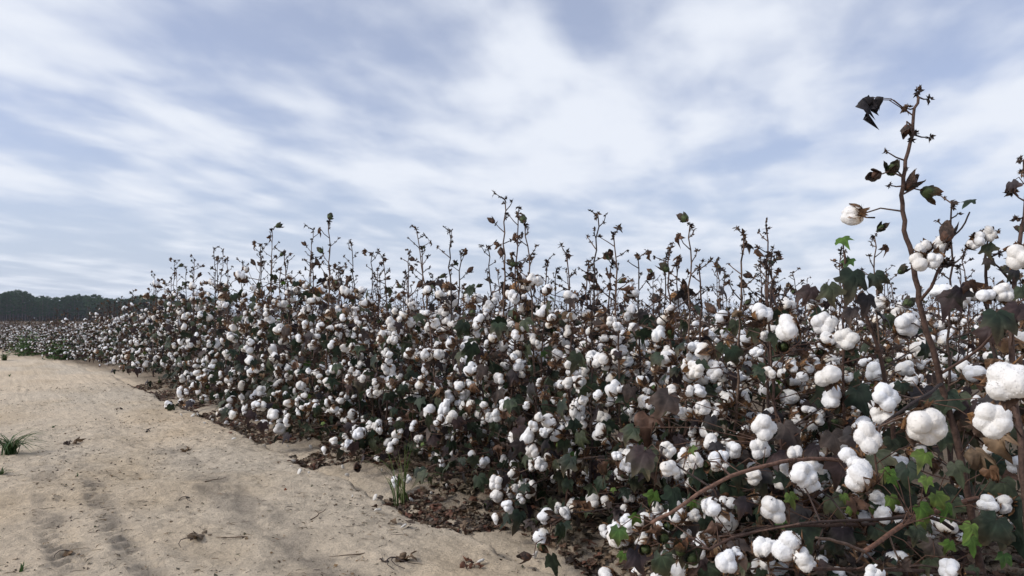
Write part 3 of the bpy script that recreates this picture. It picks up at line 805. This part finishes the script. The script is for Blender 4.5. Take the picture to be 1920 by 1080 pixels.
# --- D: the plant whose low branches trail over the edge of the track
D_ = Hero(14, (530, 786, 5.9))
D_.line([(530, 786, 5.9), (528, 740, 5.9), (522, 680, 5.9), (528, 610, 5.95), (524, 540, 6.0), (528, 500, 6.0)], 0.009, 0.003)
D_.line([(529, 770, 5.9), (480, 760, 6.1), (430, 752, 6.4), (385, 744, 6.7), (350, 748, 6.85)], 0.005, 0.0025)
D_.line([(529, 760, 5.9), (515, 765, 5.7), (508, 776, 5.6)], 0.004, 0.0025)
D_.line([(528, 740, 5.9), (490, 735, 5.8), (455, 755, 5.9), (420, 764, 6.1)], 0.004, 0.0025)
for b in ((351, 760, 22, 6.8), (383, 748, 19, 6.7), (420, 767, 22, 6.2), (405, 745, 16, 6.4), (472, 781, 22, 5.8), (482, 792, 15, 5.7), (510, 783, 24, 5.6), (508, 801, 20, 5.5), (525, 765, 20, 5.7), (492, 735, 30, 5.8), (478, 740, 22, 5.8), (505, 728, 24, 5.9), (425, 795, 15, 5.75), (540, 700, 24, 5.8), (500, 690, 26, 5.9), (545, 640, 26, 5.9), (505, 600, 28, 5.9), (535, 570, 24, 6.0), (515, 655, 26, 5.9)):
    D_.hb(*b)
for q in range(22):
    D_.hl(D_.rg.uniform(440, 610), D_.rg.uniform(600, 775), D_.rg.uniform(22, 38), D_.rg.choice(['green', 'green', 'purple', 'dry']), D_.rg.uniform(5.7, 6.1))
PLANTS_TO_PLACE = []
def place_hero(h, label):
    place(Proto(h), Matrix.Translation(h.base), 2, label, 'cotton plants standing in the front row')
place_hero(A, 'tallest cotton plant, thick brown stem leaning left above all others, nearly bare at its top')
place_hero(B, 'cotton plant cut by the right edge of the photo, beside the tallest plant')
place_hero(Cc, 'cotton plant with pale green top leaves and long low branch, left of the tallest plant')

place_hero(D_, 'cotton plant whose low branches trail white bolls over the edge of the sandy track')

# ------------------------------------------------------------------ plant prototypes
PR_FRONT = [Proto(gen_plant(200 + i, H=1.12 + 0.04 * (i % 3), spread=0.39, top=0.20, nb=(1.2, 0.8, 1.4, 1.0, 1.35, 0.7, 1.25)[i], leafy=(1.1, 1.9, 0.9, 1.5, 1.1, 2.1, 1.3)[i], low=0.07, r0=0.0085)) for i in range(7)]
PR_TALL = [Proto(gen_plant(260 + i, H=1.30, spread=0.36, top=0.30, nb=(1.3, 0.9, 1.2, 1.0, 1.3)[i], leafy=(1.0, 1.6, 0.9, 1.3, 1.0)[i], low=0.07, r0=0.0085, lean=(RG.uniform(-.05, .05), RG.uniform(-.05, .05)))) for i in range(5)]
PR_IN = [Proto(gen_plant(300 + i, H=1.10, spread=0.34, top=0.30, nb=1.05, leafy=0.7, low=0.2, r0=0.0065)) for i in range(7)]

def row_pos(px, X=ROW_X):
    u = (px - 960) / FPX; s, c = math.sin(YAW), math.cos(YAW)
    d = X / (s + u * c); return d * c - u * d * s, d
def tip_height(py, d):
    return CAM_H + (600 - py) / FPX * d
ORD = ['first', 'second', 'third', 'fourth', 'fifth', 'sixth', 'seventh', 'eighth', 'ninth', 'tenth', 'eleventh', 'twelfth', 'thirteenth', 'fourteenth', 'fifteenth', 'sixteenth', 'seventeenth', 'eighteenth', 'nineteenth', 'twentieth']
rg = random.Random(5)
# tips one can tell apart against the sky, (photo x, photo y)
TIPS = [(1520, 500), (1448, 520), (1380, 466), (1295, 447), (1238, 480), (1165, 460), (1104, 418), (1060, 470), (1015, 432), (968, 418), (918, 385), (870, 455), (826, 442), (782, 490), (740, 482), (712, 500), (684, 460), (655, 500), (632, 428), (600, 480), (575, 437), (548, 470), (520, 480), (490, 438), (470, 470), (452, 490), (430, 495), (415, 500)]
front = []
for px in (1490, 1415, 1335, 1265, 1200, 1135, 1080, 1035, 990, 942, 895, 848, 804, 762, 726, 698, 670, 643, 616, 588, 560, 534, 505, 480):
    y, d = row_pos(px)
    front.append((ROW_X + rg.uniform(0.05, 0.26), y, tip_height(rg.uniform(478, 520), d), False))
front.sort(key=lambda t: t[1])
front = [f for f in front]
for i, (px, py) in enumerate(TIPS):
    y, d = row_pos(px)
    front.append((ROW_X + rg.uniform(-0.06, 0.06), y, tip_height(py, d), py < 470))
ylast = front[-1][1]
y = ylast + 0.28
front.sort(key=lambda t: t[1])
while y < 30:
    ex = float(edge_x(np.array([y]))[0])
    X = ROW_X if y < 11 else min(ROW_X, ex + 0.55)
    hh = 1.5 - 0.38 * sstep(7.5, 14, y) - 0.36 * sstep(14, 21, y) + rg.uniform(-0.08, 0.08)
    front.append((X + rg.uniform(-0.1, 0.1), y, float(hh), rg.random() < 0.4))
    y += rg.uniform(0.26, 0.4)
count_ind = 3
import collections
def unit_label(k, tall, h, d):
    shape = 'tall bare-topped cotton plant' if tall else 'bushy cotton plant'
    if k < 20: return '%s, %s in the front row counting away from the tallest plant' % (shape, ORD[k])
    return None
for k, (x, y, h, tall) in enumerate(front):
    lib = PR_TALL if tall else PR_FRONT
    pr = lib[k % len(lib)]
    sc = h / (1.30 if tall else 1.16)
    sxy = min(1.15, max(0.85, sc)) * rg.uniform(0.95, 1.08)
    M = Matrix.LocRotScale(Vector((x, y, gh(x, y))), Euler((rg.uniform(-.05, .05), rg.uniform(-.08, .02), rg.uniform(0, 6.28))), Vector((sxy, sxy, sc)))
    d = math.hypot(x, y)
    lab = unit_label(k, tall, h, d)
    if lab is None:
        lab = 'tall cotton plant in the stretch of front row that rises highest on the left' if d < 13 else 'small distant cotton plant in the front row where it recedes towards the pines'
    place(pr, M, 2 if d < 4.2 else 1 if d < 12 else 0, lab, 'cotton plants standing in the front row' if d < 13 else 'distant front row plants')
    count_ind += 1

# rows behind, individually up to about 300 plants in all
inner = []
for r in range(1, 60):
    X0 = ROW_X + r * ROW_STEP
    y = -0.6 * X0 + rg.uniform(0, .3)
    while y < 60:
        step = rg.uniform(0.27, 0.42)
        d = math.hypot(X0, y)
        if d > 16: step *= 1.25
        if d > 30: step *= 1.6
        y += step
        a = math.degrees(math.atan2(X0, y))
        if d < 1.9 or d > 75 or a > 76 or a < -1: continue
        if X0 > 24 and r % 2: continue
        inner.append((X0 + rg.uniform(-0.09, 0.09), y, d, r))
# the field swings left across the view beyond the end of the track
for _ in range(1500):
    y = 15 + 75 * rg.random() ** 1.4; ex = float(edge_x(np.array([y]))[0])
    a = rg.uniform(-3.0, 10); x = y * math.tan(R(a))
    if x < ex + 0.5 or x > ROW_X + 0.3: continue
    if rg.random() > 0.75: continue
    inner.append((x, y, math.hypot(x, y), -1))
inner.sort(key=lambda t: t[2])
GRP = {1: 'second row', 2: 'third row', 3: 'fourth row', 4: 'fifth row', 5: 'sixth row', 6: 'seventh row'}
big = Acc()
LIM = 294
FARP = PR_IN + PR_FRONT[:3] + PR_TALL[:3]
for i, (x, y, d, r) in enumerate(inner):
    z = gh(x, y)
    pr = PR_IN[rg.randrange(7)] if rg.random() < 0.66 else PR_TALL[rg.randrange(5)]
    sc = rg.uniform(0.86, 1.08) * (0.82 if pr in PR_TALL else 1.0)
    sc *= 1 - 0.30 * float(sstep(15, 22, d)) * float(sstep(14, 8, math.degrees(math.atan2(x, y))))
    M = Matrix.LocRotScale(Vector((x, y, z)), Euler((rg.uniform(-.08, .08), rg.uniform(-.08, .08), rg.uniform(0, 6.28))), Vector((sc * 1.05, sc * 1.05, sc)))
    if count_ind < LIM and r in GRP:
        lvl = 2 if d < 3.4 else 1 if d < 5.5 else 0
        g = GRP[r]
        lab = 'cotton plant with open white bolls in the %s back from the sandy track' % g
        place(pr, M, lvl, lab, 'cotton plants in the %s' % g)
        count_ind += 1
    else:
        V, F, Mi, T = pr.joined(2 if d < 9 else 1, 0)
        big.add(xf(V, M), F, Mi, T)
fo = obj('cotton_field', big.mesh('cotton_field'))
tag(fo, 'dense mass of cotton plants with white bolls filling the field behind the nearer rows', 'cotton crop', kind='stuff')

# ------------------------------------------------------------------ leaf litter and crumbs on the sand
def ground_many(xy): return ground_h(xy[:, 0], xy[:, 1])
def litter():
    rg = random.Random(31); a = Acc()
    spots = []
    for _ in range(23000):
        y = 0.4 + 9.5 * rg.random() ** 1.45
        u = rg.random()
        e = float(edge_x(np.array([y]))[0])
        if u < 0.26: x = e + abs(rg.gauss(0.06, 0.07)); 
        elif u < 0.9: x = e + 0.1 + 1.7 * rg.random() ** 0.8
        else: x = e + rg.gauss(0.2, 0.12)
        if vnoise(np.array([x * 2.2]), np.array([y * 2.2]), 77)[0] < -0.2 and x < e + 0.3: continue
        spots.append((x, y, x > e + 0.3))
    xy = np.array([(s[0], s[1]) for s in spots]); z = ground_many(xy)
    red = [(0.12, 0.072, 0.048), (0.10, 0.065, 0.045), (0.18, 0.125, 0.08), (0.075, 0.055, 0.042), (0.14, 0.065, 0.042), (0.15, 0.12, 0.085)]
    pale = [(0.13, 0.10, 0.065), (0.09, 0.07, 0.045), (0.20, 0.16, 0.11), (0.06, 0.045, 0.03), (0.12, 0.06, 0.035)]
    for (x, y, deep), zz in zip(spots, z):
        V, F = DRY_HI[rg.randrange(7)] if y < 4.5 else DRY_LO[rg.randrange(4)]
        s = rg.uniform(0.025, 0.075) * (1 if deep else 0.8)
        M = Matrix.LocRotScale(Vector((x, y, zz + s * 0.12 + rg.random() ** 2 * (0.02 if deep else 0.008))), Euler((rg.uniform(-.6, .6), rg.uniform(-.6, .6), rg.uniform(0, 6.28))), Vector((s, s, s * 0.7)))
        a.add(xf(V, M), F, LEAF, rg.choice(pale if deep and rg.random() < 0.7 else red))
    for _ in range(120):                              # shreds of fallen lint
        y = 1.5 + 6 * rg.random(); e = float(edge_x(np.array([y]))[0]); x = e + rg.uniform(-0.15, 1.3)
        V, F = FLUFF[2][rg.randrange(NB)]; s = rg.uniform(0.004, 0.014)
        a.add(xf(V, Matrix.LocRotScale(Vector((x, y, gh(x, y) + 0.012)), Euler((rg.uniform(0, 3), rg.uniform(0, 3), 0)), Vector((s * 1.4, s, s * 0.6)))), F, COTTON, (0.72, 0.69, 0.63))
    tag(obj('leaf_litter', a.mesh('leaf_litter')), 'dry red brown and grey leaves littering the soil under the cotton', 'leaf litter', kind='stuff')
    a = Acc()
    n = 15000
    xs = []; 
    for _ in range(n):
        y = 1.2 + 9.0 * rg.random() ** 1.5; e = float(edge_x(np.array([y]))[0]); x = -1.6 + (e + 1.7) * rg.random()
        if fbm(np.array([x * 2.5]), np.array([y * 2.0]), 78, 2)[0] < rg.uniform(-0.9, 0.6): continue
        xs.append((x, y))
    xy = np.array(xs); z = ground_many(xy)
    cc = [(0.10, 0.07, 0.045), (0.20, 0.14, 0.08), (0.07, 0.05, 0.04), (0.09, 0.07, 0.05), (0.09, 0.085, 0.05), (0.22, 0.14, 0.07), (0.13, 0.10, 0.07)]
    for (x, y), zz in zip(xs, z):
        if rg.random() < 0.6:                         # a straw
            ln = rg.uniform(0.010, 0.04) * (1 if rg.random() < 0.93 else 2); an = rg.uniform(0, 6.28); wd = rg.uniform(0.0008, 0.0019)
            dx, dy = math.cos(an), math.sin(an); b = rg.uniform(-.3, .3) * ln
            V = [[x, y, zz + .001], [x - dy * wd, y + dx * wd, zz + .0025], [x + dx * ln * .5 - dy * b, y + dy * ln * .5 + dx * b, zz + .003], [x + dx * ln * .5 - dy * (b - wd * 2), y + dy * ln * .5 + dx * (b - wd * 2), zz + .0045], [x + dx * ln, y + dy * ln, zz + .002]]
            a.add(V, [[0, 2, 1], [1, 2, 3], [2, 4, 3]], LEAF, rg.choice(cc))
        else:
            V, F = DRY_LO[rg.randrange(4)]; s = rg.uniform(0.006, 0.022)
            M = Matrix.LocRotScale(Vector((x, y, zz + s * .15)), Euler((rg.uniform(-.7, .7), rg.uniform(-.7, .7), rg.uniform(0, 6.28))), Vector((s,) * 3))
            a.add(xf(V, M), F, LEAF, rg.choice(cc))
    tag(obj('plant_debris', a.mesh('plant_debris')), 'fine straw and leaf crumbs scattered over the pale sandy track', 'plant debris', kind='stuff')
litter()

def on_ground(px, py):
    """the ground point seen at a photo pixel"""
    o = Vector((0, 0, CAM_H)); v = at(px, py, 1.0) - o
    t = (0 - o.z) / v.z
    for _ in range(4):
        p = o + v * t; t = (gh(p.x, p.y) - o.z) / v.z
    return o + v * t

# ------------------------------------------------------------------ dry leaves and twigs one can point at
def dry_clump(px, py, size, n, seed, label, cols, stalks=1):
    rg = random.Random(seed); a = Acc(); p = on_ground(px, py)
    for i in range(n):
        V, F = DRY_HI[rg.randrange(7)]; s = size * rg.uniform(0.6, 1.0)
        M = Matrix.LocRotScale(Vector((rg.gauss(0, size * .3), rg.gauss(0, size * .25), s * 0.22)), Euler((rg.uniform(-.9, .9), rg.uniform(-.9, .9), rg.uniform(0, 6.28))), Vector((s, s, s * 1.0)))
        a.add(xf(V, M), F, LEAF, rg.choice(cols))
    o = obj('dry_leaf', a.mesh('dry_leaf'), M=Matrix.Translation(p))
    tag(o, label, 'dry leaf')
    for i in range(stalks):
        b = Acc(); an = rg.uniform(2.4, 4.0)
        q = [Vector((math.cos(an + 0.3 * k) * size * 0.3 * k, math.sin(an + .3 * k) * size * 0.3 * k, 0.012 + 0.006 * math.sin(k))) for k in range(5)]
        tube(b, q, [0.002, 0.0018, 0.0015, 0.0013, 0.001], 5, STEM, (0.05, 0.035, 0.03))
        obj('stalk', b.mesh('stalk'), o)
BRN = [(0.10, 0.06, 0.035), (0.15, 0.10, 0.06), (0.06, 0.04, 0.03)]
dry_clump(745, 1052, 0.085, 4, 1, 'large curled brown leaf with dark stalks on the sand at the bottom of the photo', BRN, 3)
dry_clump(135, 832, 0.07, 3, 2, 'dark shrivelled leaf on the sand right of the left grass tuft', BRN)
dry_clump(362, 1016, 0.075, 3, 3, 'flat grey brown leaf half buried in the sand near the tyre prints', [(0.14, 0.10, 0.065), (0.2, 0.15, 0.10)])
dry_clump(345, 846, 0.07, 3, 4, 'pale tan curled leaf in the middle of the sandy track', [(0.28, 0.19, 0.11), (0.2, 0.13, 0.07)])
dry_clump(282, 808, 0.05, 2, 5, 'small nearly black leaf lying in the middle of the sandy track', [(0.03, 0.025, 0.025)])
dry_clump(222, 768, 0.06, 3, 6, 'brown leaf scraps on the track near where plants lean over it', BRN)
dry_clump(535, 920, 0.022, 2, 7, 'tiny orange leaf flake lying on pale sand', [(0.35, 0.12, 0.05)], 0)
dry_clump(355, 938, 0.05, 3, 8, 'curved dark leaf rib lying on the low ledge across the track', [(0.05, 0.04, 0.035), (0.12, 0.09, 0.06)], 2)
dry_clump(130, 1040, 0.05, 2, 9, 'yellowish leaf scrap beside the tyre prints at lower left', [(0.28, 0.20, 0.11), (0.18, 0.11, 0.06)], 1)
dry_clump(1560 / 1.755 + 0, 1062, 0.05, 4, 10, 'red brown leaf heap at the crumbled edge of the track', [(0.16, 0.07, 0.04), (0.11, 0.05, 0.03)], 1)
def twig(px, py, ln, an, label, seed):
    rg = random.Random(seed); a = Acc(); p = on_ground(px, py)
    q = [Vector((math.cos(an) * ln * t + rg.uniform(-.004, .004), math.sin(an) * ln * t + rg.uniform(-.004, .004), 0.004 + rg.uniform(0, .004))) for t in np.linspace(0, 1, 6)]
    tube(a, q, np.linspace(0.0028, 0.001, 6), 5, STEM, (0.13, 0.09, 0.06))
    m = q[3]; tube(a, [m, m + Vector((math.cos(an + .7) * ln * .25, math.sin(an + .7) * ln * .25, .006))], [0.0015, 0.001], 4, STEM, (0.12, 0.08, 0.05))
    tag(obj('twig', a.mesh('twig'), M=Matrix.Translation(p)), label, 'twig')
twig(585, 978, 0.16, 0.9, 'forked dry twig lying on the sand between the tyre prints and the row', 1)
twig(470, 1010, 0.12, 2.6, 'short bent twig on the sand near the bottom of the track', 2)
twig(690, 1040, 0.12, 2.9, 'thin dark twig beside the large curled brown leaf', 3)
twig(385, 905, 0.10, 0.3, 'pale straight twig in the middle of the sandy track', 4)

W_ = Plant(71)
W_.tube([Vector((0, 0, -0.02)), Vector((0.01, 0, 0.07)), Vector((0.0, 0.01, 0.14)), Vector((-0.01, 0.01, 0.20))], 0.004, 0.002)
for i in range(11):
    o_ = Vector((math.cos(i * 2.4), math.sin(i * 2.4), 0))
    W_.blade(Vector((0, 0, 0.10 + 0.011 * i)) + o_ * 0.02, o_, W_.rg.uniform(0.09, 0.13), 'green' if i % 3 else 'purple', W_.rg.uniform(-1.95, -1.5))
wp = obj('wilted_plant', None, M=Matrix.Translation(on_ground(680, 866)))
tag(wp, 'small wilted plant with dark drooping leaves standing alone at the edge of the track', 'wilted plant')
a = Acc(); build_stem(W_, a, 2); obj('stem', a.mesh('stem'), wp)
a = Acc(); build_foliage(W_, a, 1); obj('foliage', a.mesh('foliage'), wp)

# ------------------------------------------------------------------ grass
def blade(a, p, an, ln, lean, wd, col, rg, mat=0):
    K = 7; V = []; d = Vector((math.cos(an), math.sin(an), 0)); t = Vector((-d.y, d.x, 0))
    for k in range(K):
        s = k / (K - 1)
        q = p + d * (ln * lean * s ** 1.7) + Vector((0, 0, ln * (s - lean * 0.75 * s ** 2.6)))
        ww = wd * (1 - s ** 2) + 0.0003
        V += [q - t * ww, q + Vector((0, 0, -ww * 0.5)) , q + t * ww]
    F = []
    for k in range(K - 1):
        b = 3 * k; F += [[b, b + 1, b + 4], [b, b + 4, b + 3], [b + 1, b + 2, b + 5], [b + 1, b + 5, b + 4]]
    c0 = np.array(col); T = np.concatenate([np.tile(c0 * (0.9 + 0.3 * k / K), (3, 1)) for k in range(K)])
    a.add([tuple(v) for v in V], F, mat, T)
def tuft(name, p, n, ln, lean, wd, seed, label, cat='grass tuft', group=None, cols=((0.05, 0.10, 0.03), (0.07, 0.13, 0.04), (0.04, 0.08, 0.025), (0.12, 0.13, 0.06))):
    rg = random.Random(seed); a = Acc()
    for i in range(n):
        blade(a, Vector((rg.gauss(0, ln * .06), rg.gauss(0, ln * .06), -0.004)), rg.uniform(0, 6.28), ln * rg.uniform(0.45, 1.1), rg.uniform(*lean), wd * rg.uniform(.7, 1.2), rg.choice(cols), rg)
    o = obj(name, a.mesh(name, [M_GRASS]), M=Matrix.Translation(p)); tag(o, label, cat, group); return o
tuft('grass_tuft', on_ground(20, 850), 75, 0.24, (0.6, 1.25), 0.0042, 1, 'dark green arching grass tuft at the left edge of the sand')
tuft('grass_tuft', on_ground(2, 893), 22, 0.08, (0.4, 0.9), 0.003, 2, 'small green grass tuft at the left edge below the arching one')
t_ = tuft('grass_tuft', on_ground(756, 946), 22, 0.33, (0.05, 0.8), 0.0028, 3, 'tall upright grass clump with narrow blades at the broken edge of the track', cols=((0.09, 0.16, 0.04), (0.07, 0.12, 0.035), (0.15, 0.18, 0.07), (0.12, 0.19, 0.05)))
tuft('grass_tuft', on_ground(8, 676), 90, 0.22, (0.3, 0.9), 0.006, 4, 'distant green grass patch on the left edge where the track ends')
tuft('grass_tuft', on_ground(40, 1072), 9, 0.04, (0.2, 0.7), 0.003, 5, 'tiny green sprout on the sand in the bottom left corner')
tuft('grass_tuft', on_ground(100, 802), 9, 0.045, (0.3, 0.9), 0.003, 6, 'tiny dark green sprout on the sand right of the arching tuft')
tuft('grass_tuft', on_ground(145, 893), 7, 0.03, (0.2, 0.8), 0.002, 7, 'tiny green sprout on the sand above the tyre prints')
tuft('grass_tuft', on_ground(18, 706), 14, 0.07, (0.3, 0.9), 0.004, 8, 'small dark weed on the track far down its left side')
def weed(px, py, h, seed, label):
    rg = random.Random(seed); p = on_ground(px, py); a = Acc()
    for i in range(650):
        V, F = LEAF_LO[rg.randrange(4)]
        q = Vector((rg.gauss(0, h * .42), rg.gauss(0, h * .42), abs(rg.gauss(0, h * 0.42)))); s = rg.uniform(0.04, 0.08)
        a.add(xf(V, Matrix.LocRotScale(q, Euler((rg.uniform(-1.5, 1), rg.uniform(-1, 1), rg.uniform(0, 6.3))), Vector((s,) * 3))), F, LEAF, rg.choice([(0.07, 0.14, 0.04), (0.05, 0.10, 0.03), (0.10, 0.17, 0.05)]))
    for i in range(50): blade(a, Vector((rg.gauss(0, h * .3), rg.gauss(0, h * .3), 0)), rg.uniform(0, 6.3), h * rg.uniform(.6, 1.2), rg.uniform(.1, .8), 0.006, (0.05, 0.10, 0.03), rg, LEAF)
    tag(obj('weed', a.mesh('weed'), M=Matrix.Translation(p)), label, 'weed')
weed(58, 666, 0.50, 1, 'bushy green weed at the far field edge, leftmost of the three')
weed(86, 664, 0.46, 2, 'green weed at the far field edge, middle of the three')
weed(118, 674, 0.36, 3, 'lower green weed at the far field edge, rightmost of the three')

# ------------------------------------------------------------------ the far pines
def pine(seed):
    rg = random.Random(seed); H = 1.0
    ta = Acc(); top = Vector((rg.uniform(-.02, .02), rg.uniform(-.02, .02), 0.97))
    pts = [Vector((0, 0, -0.02)), top * 0.33 + Vector((rg.uniform(-.01, .01), 0, 0)), top * 0.66, top]
    tube(ta, pts, [0.014, 0.011, 0.008, 0.003], 6, 0, (0.13, 0.11, 0.10))
    lo = rg.uniform(0.15, 0.45); ca = Acc(); limbs = 19
    for i in range(limbs):
        s = lo + (0.98 - lo) * (i / limbs); an = i * 2.4 + rg.uniform(-.5, .5)
        ln = rg.uniform(0.10, 0.21) * math.sin(math.pi * min(0.95, 0.25 + 0.8 * (s - lo) / (1 - lo))) + 0.03
        b = top * s; e = b + Vector((math.cos(an) * ln, math.sin(an) * ln, ln * rg.uniform(0.05, 0.5)))
        tube(ta, [b, (b + e) / 2 + Vector((0, 0, .005)), e], [0.004, 0.003, 0.0015], 4, 0, (0.20, 0.15, 0.12))
        for k in range(26):
            c = b + (e - b) * rg.uniform(0.35, 1.15) + Vector((rg.gauss(0, .022), rg.gauss(0, .022), rg.gauss(0.008, .016)))
            V, F = spiky(rg.randrange(500), 7, rg.uniform(0.022, 0.04))
            ca.add(V + np.array(c), F, 0, rg.choice([(0.04, 0.095, 0.032), (0.055, 0.115, 0.04), (0.032, 0.075, 0.030), (0.07, 0.125, 0.045)]))
    return ta.mesh('trunk', [M_BARK]), ca.mesh('crown', [M_NEEDLE])
PINES = [pine(s) for s in range(7)]
rg = random.Random(99)
fdir = lambda px: YAW + math.atan((px - 960) / FPX)
np_ = 0
for rank in range(2):
    px = -70.0
    while px < 420:
        px += rg.uniform(5, 9)
        dist = 470 + rank * 22 + rg.uniform(-8, 8) + (px * 0.10)
        a = fdir(px); hh = rg.uniform(13.8, 15.6) * (1.0 + 0.06 * math.sin(px * 0.05)) + (1.0 if px < 60 else 0) - (rank == 0) * 1.0 + rank * 0.6
        tm, cm = PINES[rg.randrange(7)]
        t_o = obj('pine_tree', None, M=Matrix.LocRotScale(Vector((math.sin(a) * dist, math.cos(a) * dist, 0)), Euler((0, 0, rg.uniform(0, 6.28))), Vector((hh * 1.15, hh * 1.15, hh))))
        tag(t_o, ['tall dark pine in the front rank of the far treeline', 'dark pine in the middle rank of the far treeline', 'dark pine in the back rank of the far treeline'][rank], 'pine tree', ['front rank of far pines', 'middle rank of far pines', 'back rank of far pines'][rank])
        obj('trunk', tm, t_o); obj('crown', cm, t_o)
        np_ += 1
# the understorey that closes the wood below the crowns
a = Acc(); 
for i in range(6500):
    px = rg.uniform(-80, 430); dist = rg.uniform(500, 530); an = fdir(px)
    V, F = spiky(rg.randrange(300), 6, rg.uniform(1.0, 2.2))
    a.add(V + np.array([math.sin(an) * dist, math.cos(an) * dist, 10.5 * rg.random() ** 1.0]), F, 0, rg.choice([(0.022, 0.045, 0.022), (0.035, 0.055, 0.028), (0.045, 0.045, 0.03)]))
tag(obj('undergrowth', a.mesh('undergrowth', [M_NEEDLE])), 'dark tangle of brush below and between the far pines', 'undergrowth', kind='stuff')
print('individual plants', count_ind, 'inner', len(inner), 'pines', np_)

# ------------------------------------------------------------------ the air between here and the pines
hm = bpy.data.materials.new('haze'); hm.use_nodes = True
ht_ = hm.node_tree; ht_.nodes.clear()
pv = N(ht_, 'ShaderNodeVolumePrincipled'); pv.inputs['Color'].default_value = (0.80, 0.87, 1.0, 1); pv.inputs['Density'].default_value = 0.00017; pv.inputs['Anisotropy'].default_value = 0.2
ho = N(ht_, 'ShaderNodeOutputMaterial'); ht_.links.new(pv.outputs[0], ho.inputs['Volume'])
hb_ = Acc(); x0, x1, y0, y1, z0, z1 = -1100, 1100, -500, 1700, -1.2, 32
hb_.add([[x0, y0, z0], [x1, y0, z0], [x1, y1, z0], [x0, y1, z0], [x0, y0, z1], [x1, y0, z1], [x1, y1, z1], [x0, y1, z1]],
        [[0, 2, 1], [0, 3, 2], [4, 5, 6], [4, 6, 7], [0, 1, 5], [0, 5, 4], [1, 2, 6], [1, 6, 5], [2, 3, 7], [2, 7, 6], [3, 0, 4], [3, 4, 7]], 0, (1, 1, 1))
tag(obj('haze', hb_.mesh('haze', [hm], smooth=False)), kind='stuff', label='thin pale air softening the far pines')
